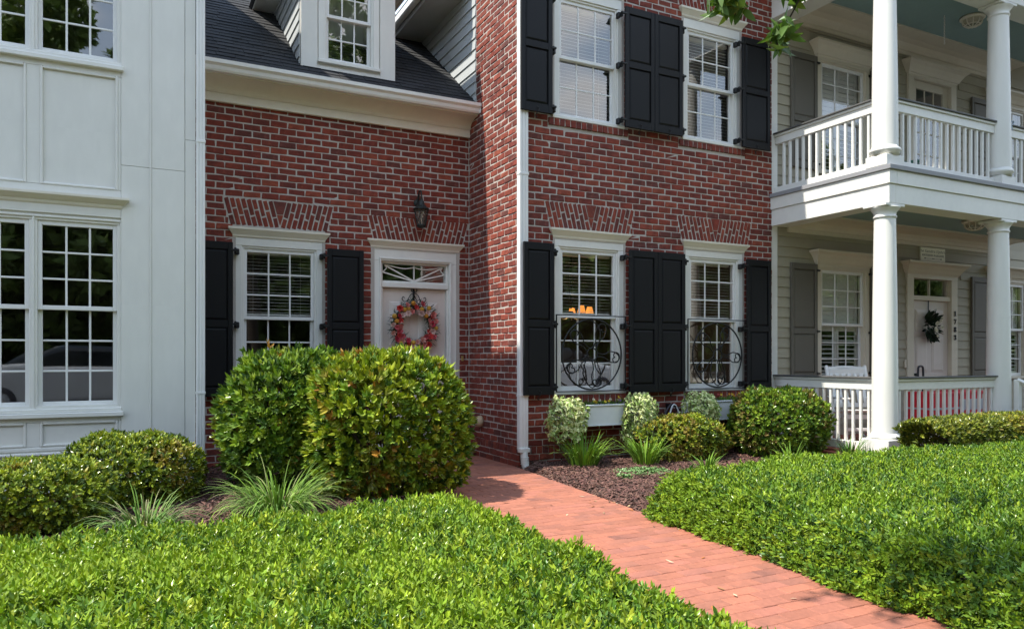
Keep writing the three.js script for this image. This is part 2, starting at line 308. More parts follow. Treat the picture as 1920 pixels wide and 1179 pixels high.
const bH = thing('brick_house', 'dark red brick house with black shutters, recessed door and tall two-storey bay', 'house');
const wallSets = [];                                             // {parent, frame, items}
const FRONT_BASE = 0.0, AZ = -1.47, BX1 = 4.03;

// bay front: openings, arches
const lowW = [0.98, 2.975], upW = [0.962, 2.936];
const bayBlocks = [], bayHoles = [], bayItems = [];
for (const c of lowW) { bayBlocks.push(rect(c - 0.525, c + 0.525, 0.74, 2.845), archShape(c + 0.012, 0.575, 2.845, 3.17)); bayHoles.push([c - 0.5, c + 0.5, 0.87, 2.72]); bayItems.push(...archBricks(c + 0.012, 0.575, 2.845, 3.17), ...rowlock(c - 0.525, c + 0.525, 0.745, 0.845, 0.022, 0)); }
for (const c of upW) { bayBlocks.push(rect(c - 0.52, c + 0.52, 4.085, 5.91), archShape(c + 0.012, 0.575, 5.91, 6.235)); bayHoles.push([c - 0.49, c + 0.49, 4.19, 5.78]); bayItems.push(...archBricks(c + 0.012, 0.575, 5.91, 6.235), ...rowlock(c - 0.58, c + 0.58, 4.075, 4.165, 0.018, 0)); bayBlocks.push(rect(c - 0.58, c + 0.58, 4.075, 4.165)); }
bayBlocks.push(rect(-1, 9, 0.155, 0.245));
bayItems.push(...layBricks(0, BX1, 0.245, 6.7, bayBlocks), ...rowlock(-0.02, BX1, 0.16, 0.25, 0.022));
for (const i of layBricks(-0.022, BX1, 0, 0.158, [], 0.05)) { i.m.premultiply(new THREE.Matrix4().makeTranslation(0, 0, 0.022)); bayItems.push(i); }
const bayWall = part('front_wall', [slab(0.005, BX1 - 0.002, -0.3, 6.7, 0.2, bayHoles).translate(0, 0, -0.0055), bx(0.008, BX1 - 0.01, -0.3, 0.24, -0.05, 0.012), ...lowW.map(c => bx(c - 0.52, c + 0.52, 0.752, 0.838, -0.04, 0.013, 0.002)), ...upW.map(c => bx(c - 0.575, c + 0.575, 4.082, 4.158, -0.04, 0.009, 0.002))], M.mortar, bH);
wallSets.push({ parent: bayWall, frame: new THREE.Matrix4(), items: bayItems });

// bay side (faces the left): u runs along z
const sideFrame = new THREE.Matrix4().makeRotationY(-Math.PI / 2);   // local x -> z, local z -> -x
const sideItems = [...layBricks(-1.47, -0.0, 0.245, 0.245 + CO * 54 + 0.01, [rect(-9, 9, 0.155, 0.245)], 0.1), ...layBricks(-1.24, 0.0, 0.245 + CO * 54, 6.7, [], 0.1), ...rowlock(-1.47, 0.02, 0.16, 0.25, 0.022)];
for (const i of layBricks(-1.47, 0.022, 0, 0.158, [], 0.02)) { i.m.premultiply(new THREE.Matrix4().makeTranslation(0, 0, 0.022)); sideItems.push(i); }
const sideWall = part('side_wall', [slab(-1.68, -0.012, -0.3, 6.7, 0.2).translate(0, 0, -0.0055).applyMatrix4(sideFrame), slab(-1.46, -0.01, -0.3, 0.24, 0.06).translate(0, 0, 0.012).applyMatrix4(sideFrame)], M.mortar, bH);
wallSets.push({ parent: sideWall, frame: sideFrame, items: sideItems });

// alcove wall with window and front door
const AW = -2.465, AD = -0.745;
const alcBlocks = [rect(AW - 0.53, AW + 0.53, 0.74, 2.835), archShape(AW + 0.0, 0.56, 2.835, 3.16), rect(AD - 0.60, AD + 0.60, 0.0, 2.785), archShape(AD + 0.04, 0.61, 2.785, 3.10)];
const alcItems = [...layBricks(-3.49, 0, 0.008, 4.4, alcBlocks, 0.06), ...archBricks(AW, 0.56, 2.835, 3.16), ...archBricks(AD + 0.04, 0.61, 2.785, 3.10), ...rowlock(AW - 0.53, AW + 0.53, 0.745, 0.845, 0.022, 0)];
const alcFrame = new THREE.Matrix4().makeTranslation(0, 0, AZ);
const alcWall = part('alcove_wall', [slab(-3.49, 0.1, -0.3, 4.5, 0.2, [[AW - 0.5, AW + 0.5, 0.87, 2.72], [AD - 0.56, AD + 0.56, 0.1, 2.68]]).translate(0, 0, AZ - 0.0055)], M.mortar, bH);
wallSets.push({ parent: alcWall, frame: alcFrame, items: alcItems });

// the 300 bricks that show largest are parts of their own, the others are joined wall by wall
{
  const pr = new THREE.Vector3(), all = [];
  camera.updateMatrixWorld(); const fw = camera.getWorldDirection(new THREE.Vector3()), rt = V(Math.cos(0.4721), 0, Math.sin(0.4721));
  for (const s of wallSets) for (const i of s.items) {
    i.set = s; i.world = s.frame.clone().multiply(i.m);
    const p = (i.at ? i.at.clone() : V(0, 0, 0)).applyMatrix4(i.at ? s.frame : i.world); pr.copy(p).sub(camera.position);
    const D = pr.dot(fw), px = 960 + 1410 * pr.dot(rt) / D, py = 671 - 1410 * pr.y / D;
    const face = V(0, 0, 1).transformDirection(s.frame).dot(pr.clone().normalize().negate());
    const seen = px > 385 && px < 1448 && py > 2 && py < 880 && !(py > 690 && px < 860 && s.parent === alcWall);
    i.score = seen ? i.l * face / D / D : 0; all.push(i);
  }
  all.sort((a, b) => b.score - a.score).slice(0, 300).forEach(i => i.single = i.score > 0);
  for (const s of wallSets) {
    const rest = [];
    for (const i of s.items) {
      const g = i.geo ?? brickProto[Math.floor(R() * brickProto.length)];
      if (i.single) { const b = part('brick', g, M.brick, s.parent); i.world.decompose(b.position, b.quaternion, b.scale); }
      else rest.push(g.clone().applyMatrix4(i.world));
    }
    if (rest.length) part('brickwork', rest, M.brick, s.parent).userData.kind = 'stuff';
  }
}
// windows of the brick house
const crownLow = [[-0.0, 0.002], [0.012, 0.012], [0.03, 0.016], [0.05, 0.03], [0.085, 0.055], [0.09, 0.062], [0.115, 0.064]];
for (const c of lowW) { const w = hungWindow(bH, { cx: c, w: 0.86, y0: 0.89, y1: 2.635, zf: -0.012, casing: 0.088, head: 0.095, cornice: crownLow, split: 1.80, rows: [3, 3] }); blindPart(w, c - 0.40, c + 0.40, 1.83, 2.6, -0.19, 0.04, 0.12); }
for (const c of upW) { const w = hungWindow(bH, { cx: c, w: 0.86, y0: 4.21, y1: 5.66, zf: -0.012, casing: 0.085, head: 0.13, cornice: crownLow, split: 4.935, rows: [2, 2] }); blindPart(w, c - 0.40, c + 0.40, 4.25, 5.63, -0.19, 0.042, 0.36); }
{ const w = hungWindow(bH, { cx: AW, w: 0.86, y0: 0.89, y1: 2.605, zf: AZ - 0.012, casing: 0.094, head: 0.095, cornice: crownLow, split: 1.765, rows: [3, 3] }); blindPart(w, AW - 0.40, AW + 0.40, 1.80, 2.58, AZ - 0.19, 0.04, 0.12); }
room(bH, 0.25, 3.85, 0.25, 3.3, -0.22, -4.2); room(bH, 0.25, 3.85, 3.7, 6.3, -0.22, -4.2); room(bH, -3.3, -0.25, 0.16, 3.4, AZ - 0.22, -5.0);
// shutters
const SZ = 0.082;
for (const [a, b, h] of [[-0.003, 0.402, 1], [1.492, 1.93, -1], [1.936, 2.375, 1], [3.455, 3.90, -1]]) shutter(bH, a, b, 0.855, 2.64, SZ, 1.69, M.black, h, h === 1 && a > 1 ? true : a < 0.1);
for (const [a, b, h] of [[-0.037, 0.38, 1], [1.43, 1.878, -1], [1.884, 2.335, 1], [3.37, 3.885, -1]]) shutter(bH, a, b, 4.165, 5.665, SZ, 4.95, M.black, h, true);
for (const [a, b, h] of [[-3.43, -3.01, 1], [-1.925, -1.475, -1]]) shutter(bH, a, b, 0.85, 2.62, AZ + SZ, 1.68, M.black, h, false);
// front door with transom
{
  const xl = AD - 0.465, xr = AD + 0.465, z = AZ - 0.015, g = [];
  g.push(bx(xl - 0.13, xl, 0.12, 2.53, z - 0.16, z, 0.005), bx(xr, xr + 0.13, 0.12, 2.53, z - 0.16, z, 0.005), bx(xl - 0.13, xr + 0.13, 2.53, 2.685, z - 0.16, z + 0.001, 0.005));
  g.push(bx(xl - 0.03, xl - 0.008, 0.12, 2.55, z, z + 0.014, 0.005), bx(xr + 0.008, xr + 0.03, 0.12, 2.55, z, z + 0.014, 0.005), bx(xl - 0.03, xr + 0.03, 2.551, 2.573, z, z + 0.0145, 0.005));
  g.push(bx(xl, xr, 2.195, 2.265, z - 0.15, z - 0.02, 0.008), bx(xl, xr, 0.12, 0.165, z - 0.15, z + 0.04, 0.006));
  g.push(bx(xl, xl + 0.025, 0.166, 2.194, z - 0.15, z - 0.03), bx(xr - 0.025, xr, 0.166, 2.194, z - 0.15, z - 0.03));
  const f = part('door_frame', g, M.white, bH);
  part('cornice', [crown(xl - 0.13, xr + 0.13, z + 0.003, z - 0.16, crownLow.map(([y, e]) => [2.685 + y * 0.95, e]))], M.cream, f);
  const d = part('door', [bx(xl + 0.027, xr - 0.027, 0.17, 2.19, z - 0.13, z - 0.085, 0.003)], M.doorPink, bH);
  for (const [a, b, c, e] of [[0.13, 0.41, 1.45, 2.02], [0.52, 0.80, 1.45, 2.02], [0.13, 0.41, 0.68, 1.35], [0.52, 0.80, 0.68, 1.35], [0.13, 0.41, 0.2, 0.52], [0.52, 0.80, 0.2, 0.52]]) {
    part('panel', [raised(xl + a, xl + b, c, e, z - 0.0848, z - 0.078, 0.012), raised(xl + a + 0.022, xl + b - 0.022, c + 0.022, e - 0.022, z - 0.0779, z - 0.072, 0.02)], M.doorPink, d);
  }
  part('door_knob', [lathe([[0, 0], [0.03, 0], [0.03, 0.008], [0.012, 0.014], [0.012, 0.04], [0.03, 0.055], [0.03, 0.07], [0.0, 0.08]], 16).rotateX(Math.PI / 2).translate(xr - 0.1, 1.08, z - 0.085), lathe([[0, 0], [0.034, 0], [0.034, 0.012], [0, 0.016]], 16).rotateX(Math.PI / 2).translate(xr - 0.1, 1.26, z - 0.085)], M.bronze, d);
  // transom: frame, pane and a white sunburst tracery
  const tr = part('transom', [bx(xl, xl + 0.03, 2.266, 2.529, z - 0.14, z - 0.05), bx(xr - 0.03, xr, 2.266, 2.529, z - 0.14, z - 0.05), bx(xl + 0.03, xr - 0.03, 2.266, 2.285, z - 0.14, z - 0.051), bx(xl + 0.03, xr - 0.03, 2.505, 2.529, z - 0.14, z - 0.051)], M.white, bH);
  addPane(tr, xl + 0.03, xr - 0.03, 2.285, 2.505, z - 0.1);
  const cx = AD, b = 2.29, zz = z - 0.088, T = [];
  T.push(bar([cx, b, zz], [cx, 2.505, zz], 0.016, 0.014));
  for (const s of [-1, 1]) {
    T.push(bar([cx, b, zz], [cx + s * 0.425, 2.395, zz], 0.018, 0.013), bar([cx, b + 0.004, zz], [cx + s * 0.40, 2.485, zz], 0.018, 0.0135));
    T.push(tube([[cx, 2.475, zz], [cx + s * 0.11, 2.452, zz], [cx + s * 0.25, 2.465, zz], [cx + s * 0.40, 2.492, zz]], 0.0085, 16, 5), tube([[cx + s * 0.40, 2.495, zz], [cx + s * 0.375, 2.45, zz], [cx + s * 0.425, 2.395, zz]], 0.0085, 12, 5));
  }
  part('tracery', T, M.white, tr);
  part('doorstep', [bx(xl - 0.2, xr + 0.2, -0.1, 0.12, AZ - 0.1, AZ + 0.32, 0.008)], std('stepBrick', { color: lin(0.30, 0.085, 0.06), roughness: 0.85, map: brickMap, bumpMap: brickBump, bumpScale: 0.003 }), bH);
  part('doorbell', [bx(-0.115, -0.085, 1.25, 1.32, AZ, AZ + 0.018, 0.004)], M.brass, bH);
}
// eave over the alcove: frieze, cove, soffit, gutter
{
  const A = -3.484, B = -0.004, zw = AZ;
  part('frieze', [bx(A, B, 4.235, 4.335, zw, zw + 0.045, 0.004)], M.cream, bH);
  const cove = [[zw, 4.336], [zw + 0.05, 4.336], [zw + 0.055, 4.35]];
  for (let i = 0; i <= 8; i++) { const a = i / 8 * Math.PI / 2; cove.push([zw + 0.06 + 0.21 * (1 - Math.cos(a)), 4.355 + 0.10 * Math.sin(a)]); }
  cove.push([zw + 0.29, 4.457], [zw + 0.29, 4.5], [zw, 4.5]);
  part('soffit', [profX(cove, A, B)], M.cream, bH);
  const z = zw + 0.292, o = [[z, 4.47], [z + 0.06, 4.47], [z + 0.075, 4.49], [z + 0.085, 4.525], [z + 0.115, 4.55], [z + 0.118, 4.59], [z + 0.105, 4.592], [z + 0.104, 4.558], [z + 0.075, 4.533], [z + 0.064, 4.482], [z + 0.006, 4.482], [z + 0.006, 4.59], [z, 4.59]];
  part('gutter', [profX(o, A, B - 0.0), bx(B - 0.003, B + 0.0, 4.472, 4.588, z + 0.004, z + 0.1, 0.001)], M.vinyl, bH);
}
// alcove roof with shingles
const roofY = z => 4.632 + 0.75 * (-1.17 - z);
paint('shingle', 0.022, 0.023, 0.026, 0.92, { vertexColors: true, map: tex(512, (u, v) => 0.62 + 0.38 * fbm(u * 90, v * 90, 3, 33, 90), true, 1.4), bumpMap: grainBump, bumpScale: 0.003, color: new THREE.Color(1, 1, 1) });
{
  const sl = Math.atan(0.75);
  const r = part('roof', [profX([[-1.13, roofY(-1.13) - 0.03], [-5.6, roofY(-5.6) - 0.03], [-5.6, roofY(-5.6) - 0.15], [-1.13, roofY(-1.13) - 0.09]], -3.484, -0.006)], std('roofDeck', { color: lin(0.02, 0.02, 0.022), roughness: 0.95 }), bH);
  const tabs = [], q = new THREE.Quaternion().setFromAxisAngle(V(1, 0, 0), sl - 0.06), ex = 0.135;
  for (let k = 0; k < 33; k++) {
    const s = k * ex, z = -1.10 - s * Math.cos(sl); let x = -3.48 - R() * 0.25;
    while (x < -0.01) { const w = rr(0.14, 0.33), a = Math.max(x, -3.482), b = Math.min(x + w, -0.01); x += w + 0.004; if (b - a < 0.02) continue;
      const g = cbox(b - a, 0.007 + (R() < 0.45 ? 0.006 : 0), 0.2, 0.002); g.applyQuaternion(q); g.translate((a + b) / 2, roofY(z) + 0.065 - 0.026, z - 0.09); boxUV(g, rr(0, 3), rr(0, 3));
      const t = rr(0.7, 1.5); tabs.push(colored(g, [0.02 * t, 0.021 * t, 0.024 * t])); }
  }
  part('shingles', tabs, M.shingle, r).userData.kind = 'stuff';
}
// clapboards: one board is a thin wedge along x, 1 m long, 0.145 exposed
function boardGeo(len, hgt = 0.155, th = 0.019) {
  const g = polyGeo([[[0, 0, 0], [0, 0, th], [0, hgt, 0.003]], [[0, 0, 0], [0, hgt, 0.003], [0, hgt, 0]], [[len, 0, 0], [len, hgt, 0.003], [len, 0, th]], [[len, 0, 0], [len, hgt, 0], [len, hgt, 0.003]],
    [[0, 0, th], [len, 0, th], [len, hgt, 0.003]], [[0, 0, th], [len, hgt, 0.003], [0, hgt, 0.003]], [[0, 0, 0], [len, 0, 0], [len, 0, th]], [[0, 0, 0], [len, 0, th], [0, 0, th]], [[0, 0, 0], [0, hgt, 0], [len, hgt, 0]], [[0, 0, 0], [len, hgt, 0], [len, 0, 0]], [[0, hgt, 0], [0, hgt, 0.003], [len, hgt, 0.003]], [[0, hgt, 0], [len, hgt, 0.003], [len, hgt, 0]]]);
  return boxUV(g, rr(0, 3), rr(0, 3));
}
function clapboard(parent, mat, x0, x1, y, place) { const b = part('clapboard', boardGeo(x1 - x0), mat, parent); b.position.set(x0, y, 0); if (place) b.applyMatrix4(place); return b; }
// siding on the bay's side behind the brick return, its corner board and the eave above
{
  const back = part('siding', [slab(-5.0, -1.25, 4.5, 6.3, 0.15).translate(0, 0, -0.006).applyMatrix4(sideFrame)], M.sidingGrey, bH);
  for (let y = 4.64, k = 0; y < 6.2; y += 0.145, k++) { const zb = -1.17 - (y - 4.632) / 0.75 - 0.35; clapboard(back, M.sidingGrey, Math.max(zb, -4.9), -1.245, y, sideFrame.clone().multiply(new THREE.Matrix4().makeTranslation(0, 0, -0.004))); }
  const e = part('rear_eave', [bx(-0.42, 0.3, 6.2, 6.23, -5.6, -1.45, 0.003), bx(-0.45, -0.421, 6.19, 6.36, -5.6, -1.45, 0.003)], M.sidingGrey, bH);
  part('gutter', [bx(-0.55, -0.453, 6.25, 6.37, -5.6, -1.43, 0.02)], M.vinyl, e);
  part('rear_roof', [bx(-0.5, 3.9, 6.375, 6.45, -5.8, -1.4, 0.004)], M.roofDeck, bH);
  part('bay_roof', [bx(0.0, 4.02, 6.71, 6.85, -4.4, 0.28, 0.004), bx(0.0, 4.02, 6.70, 6.705, -0.19, 0.25, 0.001)], M.white, bH);
}
// dormer
{
  const x0 = -2.225, x1 = -1.04, zf = AZ + 0.0, wl = -1.935, wr = -1.33;
  const d = part('dormer', [slab(x0, x1, 4.77, 6.25, 0.08, [[wl - 0.02, wr + 0.02, 4.93, 6.08]]).translate(0, 0, zf), bx(x0, x0 + 0.2, 4.76, 6.25, zf - 0.02, zf + 0.022, 0.004), bx(x1 - 0.2, x1, 4.76, 6.25, zf - 0.02, zf + 0.022, 0.004), bx(x0 + 0.2, x1 - 0.2, 4.76, 4.86, zf - 0.02, zf + 0.021, 0.004),
    bx(x0 + 0.002, x0 + 0.1, 4.6, 6.25, -4.2, zf - 0.08, 0.003), bx(x1 - 0.1, x1 - 0.002, 4.6, 6.25, -4.2, zf - 0.08, 0.003), bx(x0 + 0.1, x1 - 0.1, 4.6, 6.25, -2.6, -2.55)], M.houseWhite, bH);
  hungWindow(bH, { cx: (wl + wr) / 2, w: wr - wl, y0: 4.94, y1: 6.05, zf: zf + 0.022, casing: 0.08, head: 0.08, split: 5.50, rows: [2, 2], depth: 0.09, sill: true });
  const fr = new THREE.Matrix4().makeTranslation(x0, 0, 0).multiply(sideFrame);
  for (let y = 4.66; y < 6.15; y += 0.145) clapboard(d, M.sidingGrey, Math.max(-1.17 - (y - 4.632) / 0.75 - 0.3, -4), zf - 0.05, y, fr);
  part('eave', [bx(x0 - 0.28, x0 + 0.02, 6.17, 6.2, -4.2, zf + 0.2, 0.003), bx(x0 - 0.31, x0 - 0.281, 6.16, 6.3, -4.2, zf + 0.2, 0.003), bx(x1 - 0.02, x1 + 0.28, 6.17, 6.2, -4.2, zf + 0.2, 0.003), bx(x1 + 0.281, x1 + 0.31, 6.16, 6.3, -4.2, zf + 0.2, 0.003)], M.white, d);
  const rp = []; const cxm = (x0 + x1) / 2; for (const s of [-1, 1]) { const g = cbox(1.15, 0.06, 3.0, 0.004); g.rotateZ(-s * 0.62); g.translate(cxm + s * 0.46, 6.53, -2.72); rp.push(g); }
  part('dormer_roof', rp, M.roofDeck, d);
}
// corner downspout of the bay with its boot
{
  const d = downspout(bH, -0.042, 0.078, 0.004, 0.076, 0.22, 6.68, [3.42, 0.84]);
  part('boot', [bx(-0.05, 0.086, 0.19, 0.245, 0.03, 0.105, 0.008), tube([[0.018, 0.2, 0.07], [0.016, 0.12, 0.085], [0.02, 0.05, 0.1], [0.03, -0.02, 0.12]], 0.045, 16, 12), ...[0.06, 0.085, 0.11, 0.135].map(y => lathe([[0.044, -0.008], [0.052, 0], [0.044, 0.008]], 14).translate(0.018, y, 0.09))], M.white, d);
}
// ------------------------------------------------------------ white house on the left
{
  const h = thing('white_house', 'pale grey-white panelled house with twin sash windows at the left edge', 'house', [0, 0, -0.3]);
  const XR = -3.485, XL = -9, wc = [-4.4995, -5.2095], ow = 0.69;
  const holes = [[-5.57, -4.14, 0.85, 2.6], [-5.57, -4.14, 4.11, 5.85]];
  part('front_wall', [slab(XL, XR - 0.002, -0.3, 7.3, 0.15, holes)], M.houseWhite, h);
  part('side_wall', [bx(XR - 0.15, XR, -0.3, 7.3, -6.5, -0.151, 0.003)], M.houseWhite, h);
  part('rear_walls', [bx(XL, XR - 0.16, -0.3, 7.3, -6.5, -6.35), bx(XL, XL + 0.15, -0.3, 7.3, -6.3, -0.16)], M.houseWhite, h);
  part('roof', [bx(XL - 0.1, XR + 0.0, 7.302, 7.42, -6.6, 0.12, 0.005)], M.roofDeck, h);
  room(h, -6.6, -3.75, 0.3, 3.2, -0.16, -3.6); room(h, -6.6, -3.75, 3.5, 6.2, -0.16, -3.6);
  // flat boards with open joints, batten, corner board
  const bd = (a, b, c, d, z = 0.02) => part('board', [bx(a, b, c, d, 0.0005, z, 0.0025)], M.houseWhite, h);
  for (const [c, d] of [[0.47, 3.125], [3.128, 7.29]]) { bd(-4.143, -3.899, c, d); bd(-3.883, -3.586, c, d); }
  bd(-3.582, -3.487, 0.47, 3.44, 0.017); bd(-3.582, -3.487, 3.443, 7.29, 0.017);
  part('batten', [bx(-3.899, -3.883, 0.47, 7.29, 0.0005, 0.03, 0.006)], M.houseWhite, h);
  for (const [c, d] of [[2.62, 2.88], [3.96, 4.06], [0.70, 0.745], [0.42, 0.478], [5.9, 7.29]]) bd(-6.4, -4.145, c, d, 0.019);
  for (const [a, b] of [[-4.905, -4.80], [-5.66, -5.57], [-4.168, -4.145]]) { bd(a, b, 2.882, 3.958, 0.0185); bd(a, b, 0.48, 0.698, 0.0185); }
  for (const [a, b] of [[-4.80, -4.168], [-5.57, -4.905]]) for (const [c, d] of [[2.88, 3.96], [0.478, 0.70]]) {
    const m = 0.022, z0 = 0.0006; const p = part('panel', [bx(a, b, c, d, z0, 0.004, 0.001)], M.houseWhite, h);
    part('moulding', [bx(a, a + m, c, d, 0.0042, 0.027, 0.009), bx(b - m, b, c, d, 0.0042, 0.027, 0.009), bx(a + m, b - m, c, c + m, 0.0042, 0.0268, 0.009), bx(a + m, b - m, d - m, d, 0.0042, 0.0268, 0.009)], M.houseWhite, p);
  }
  part('cornice', [crown(-6.3, -4.148, 0.02, 0, [[2.70, 0.0], [2.715, 0.012], [2.735, 0.018], [2.75, 0.04], [2.775, 0.068], [2.78, 0.075], [2.802, 0.076]])], M.cream, h);
  part('base_ledge', [bx(-6.4, -3.472, 0.40, 0.425, 0.0, 0.05, 0.006), bx(-6.4, -3.49, 0.44, 0.468, 0.0195, 0.032, 0.006)], M.houseWhite, h);
  part('skirt', [bx(-6.4, -3.49, -0.1, 0.399, 0.0005, 0.02, 0.003)], M.houseWhite, h);
  for (const [y0, y1, sp, r] of [[0.835, 2.6, 1.755, [3, 3]], [4.105, 5.85, 4.98, [3, 3]]]) {
    for (const c of wc) { const w = hungWindow(h, { cx: c, w: ow, y0: y0 - 0.005, y1: y1 - 0.02, zf: 0.012, casing: 0.011, head: 0.02, rows: r, split: sp, depth: 0.1, trim: M.white, sill: false });  }
    part('window_sill', [bx(-5.62, -4.12, y0 - 0.095, y0 - 0.05, 0.0, 0.065, 0.006), bx(-5.6, -4.14, y0 - 0.049, y0 - 0.014, 0.0, 0.035, 0.004)], M.white, h);
  }
  const d = downspout(h, -3.482, -3.402, 0.0, 0.068, -0.05, 7.28, [3.42, 0.93]);
}
// ------------------------------------------------------------ grey house with its two-storey porch on the right
const gH = thing('grey_house', 'grey clapboard house with white two-storey columned porch at the right', 'house');
const GW = -0.05;
{
  const X0 = 4.035, X1 = 11.4;
  const wins = [5.53, 9.78], doorX = 7.64;
  const openings = [];
  for (const c of wins) openings.push([c - 0.5, c + 0.5, 0.93, 2.64], [c - 0.5, c + 0.5, 4.0, 5.70]);
  openings.push([doorX - 0.5, doorX + 0.5, 0.14, 2.6], [doorX - 0.49, doorX + 0.5, 3.61, 5.83]);
  const wall = part('wall', [slab(X0, X1, -0.2, 6.7, 0.15, openings).translate(0, 0, GW)], M.siding, gH);
  part('end_walls', [bx(X1, X1 + 0.1, -0.2, 6.7, -5, GW)], M.siding, gH);
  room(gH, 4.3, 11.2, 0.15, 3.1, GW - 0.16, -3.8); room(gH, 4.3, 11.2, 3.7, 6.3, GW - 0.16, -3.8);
  // clapboards, each board cut at windows and doors
  const blocks = [[4.83, 6.2, 2.62, 2.9], [4.96, 6.1, 0.85, 2.62], [9.1, 10.5, 2.62, 2.9], [9.2, 10.36, 0.85, 2.62], [6.985, 8.29, 0, 2.64], [6.9, 8.4, 2.64, 2.83], [4.83, 6.2, 5.7, 5.96], [4.96, 6.1, 3.95, 5.7], [9.1, 10.5, 5.7, 5.96], [9.2, 10.36, 3.95, 5.7], [6.975, 8.25, 3.5, 5.82], [6.9, 8.35, 5.82, 6.02]];
  for (let k = 0; k < 42; k++) {
    const y = 0.135 + k * 0.145; if (y > 6.1 || (y > 3.05 && y < 3.55)) continue; let runs = [[4.16, X1]];
    for (const [a, b, c, d] of blocks) if (y + 0.145 > c + 0.01 && y < d - 0.02) runs = runs.flatMap(([s, e]) => b <= s || a >= e ? [[s, e]] : [[s, a], [b, e]].filter(r => r[1] - r[0] > 0.02));
    for (const [a, b] of runs) clapboard(wall, M.siding, a, b, y, new THREE.Matrix4().makeTranslation(0, 0, GW + 0.0005));
  }
  part('corner_board', [bx(4.036, 4.158, 0.0, 6.3, GW + 0.001, GW + 0.03, 0.004)], M.white, gH);
  const gc = [[0, 0.002], [0.025, 0.01], [0.03, 0.025], [0.08, 0.05], [0.14, 0.09], [0.17, 0.13], [0.175, 0.14], [0.205, 0.142]];
  function louvers(win, c, w, y0, y1, z, tilt) {
    for (const s of [-1, 1]) {
      const a = s < 0 ? c - w / 2 : c + 0.004, b = s < 0 ? c - 0.004 : c + w / 2, g = [bx(a, a + 0.045, y0, y1, z - 0.014, z + 0.014), bx(b - 0.045, b, y0, y1, z - 0.014, z + 0.014), bx(a + 0.045, b - 0.045, y0, y0 + 0.08, z - 0.013, z + 0.013), bx(a + 0.045, b - 0.045, y1 - 0.08, y1, z - 0.013, z + 0.013)];
      for (let y = y0 + 0.115; y < y1 - 0.09; y += 0.066) { const l = cbox(b - a - 0.094, 0.008, 0.068, 0.003); l.rotateX(tilt); l.translate((a + b) / 2, y, z); g.push(l); }
      part('interior_shutter', g, M.blind, win).userData.kind = 'stuff';
    }
  }
  for (const c of wins) for (const [y0, y1, sp] of [[0.97, 2.62, 1.79], [4.05, 5.69, 4.87]]) {
    const w = hungWindow(gH, { cx: c, w: 0.97, y0, y1, zf: GW + 0.03, casing: 0.085, head: 0.045, cornice: gc, split: sp, rows: [3, 3], depth: 0.12, crownMat: M.porchTrimBounce, trim: M.porchTrimBounce });
    louvers(w, c, 0.93, sp + 0.0, y1 - 0.02, GW - 0.12, 1.38); louvers(w, c, 0.93, y0 + 0.01, sp - 0.015, GW - 0.12, 0.25);
  }
  for (const [a, b, hs] of [[4.41, 4.945, 1], [6.12, 6.60, -1], [8.66, 9.19, 1], [10.37, 10.9, -1]]) { shutter(gH, a, b, 0.97, 2.665, GW + 0.02, 1.68, M.taupe, hs, false); shutter(gH, a, b, 4.05, 5.715, GW + 0.02, 4.76, M.taupe, hs, false); }
  // lower door with transom
  {
    const xl = doorX - 0.485, xr = doorX + 0.485, z = GW + 0.035;
    const f = part('door_frame', [bx(xl - 0.16, xl, 0.13, 2.575, z - 0.13, z), bx(xr, xr + 0.16, 0.13, 2.575, z - 0.13, z), bx(xl - 0.16, xr + 0.16, 2.575, 2.63, z - 0.13, z + 0.001), bx(xl, xr, 2.225, 2.30, z - 0.13, z - 0.02)], M.porchTrimBounce, gH);
    part('cornice', [crown(xl - 0.16, xr + 0.16, z + 0.002, z - 0.1, gc.map(([y, e]) => [2.63 + y, e]))], M.porchTrimBounce, f);
    const d = part('door', [bx(xl + 0.002, xr - 0.002, 0.14, 2.224, z - 0.11, z - 0.07)], M.doorPink, gH);
    for (const [a, b, c, e] of [[0.12, 0.43, 1.72, 2.08], [0.54, 0.85, 1.72, 2.08], [0.12, 0.43, 1.06, 1.64], [0.54, 0.85, 1.06, 1.64], [0.12, 0.43, 0.25, 0.9], [0.54, 0.85, 0.25, 0.9]]) part('panel', [raised(xl + a, xl + b, c, e, z - 0.0698, z - 0.063, 0.012), raised(xl + a + 0.02, xl + b - 0.02, c + 0.02, e - 0.02, z - 0.0629, z - 0.056, 0.02)], M.doorPink, d);
    part('door_handle', [lathe([[0, 0], [0.03, 0.002], [0.03, 0.01], [0.01, 0.02], [0.03, 0.05], [0, 0.07]], 12).rotateX(Math.PI / 2).translate(xl + 0.08, 1.02, z - 0.07)], M.bronze, d);
    const tr = part('transom', [bx(doorX - 0.01, doorX + 0.01, 2.3, 2.575, z - 0.10, z - 0.06), bx(xl, xl + 0.03, 2.3, 2.575, z - 0.1, z - 0.06), bx(xr - 0.03, xr, 2.3, 2.575, z - 0.1, z - 0.06)], M.porchTrimBounce, gH);
    addPane(tr, xl + 0.03, doorX - 0.01, 2.3, 2.575, z - 0.08); addPane(tr, doorX + 0.01, xr - 0.03, 2.3, 2.575, z - 0.08);
    part('doorbell', [bx(6.93, 6.975, 1.13, 1.26, GW + 0.014, GW + 0.04, 0.008)], M.porchTrimBounce, gH);
    // house number down the casing
    const font = await new FontLoader().loadAsync('fonts/droid/droid_serif_bold.typeface.json');
    ['1', '7', '8', '3'].forEach((c, i) => { const g = new TextGeometry(c, { font, size: 0.085, depth: 0.012, curveSegments: 6 }); g.computeBoundingBox(); const w = g.boundingBox.max.x - g.boundingBox.min.x; g.translate(8.205 - w / 2 - g.boundingBox.min.x, 1.985 - i * 0.132, z + 0.001); part('house_number', [tidy(g)], M.iron, f); });
  }
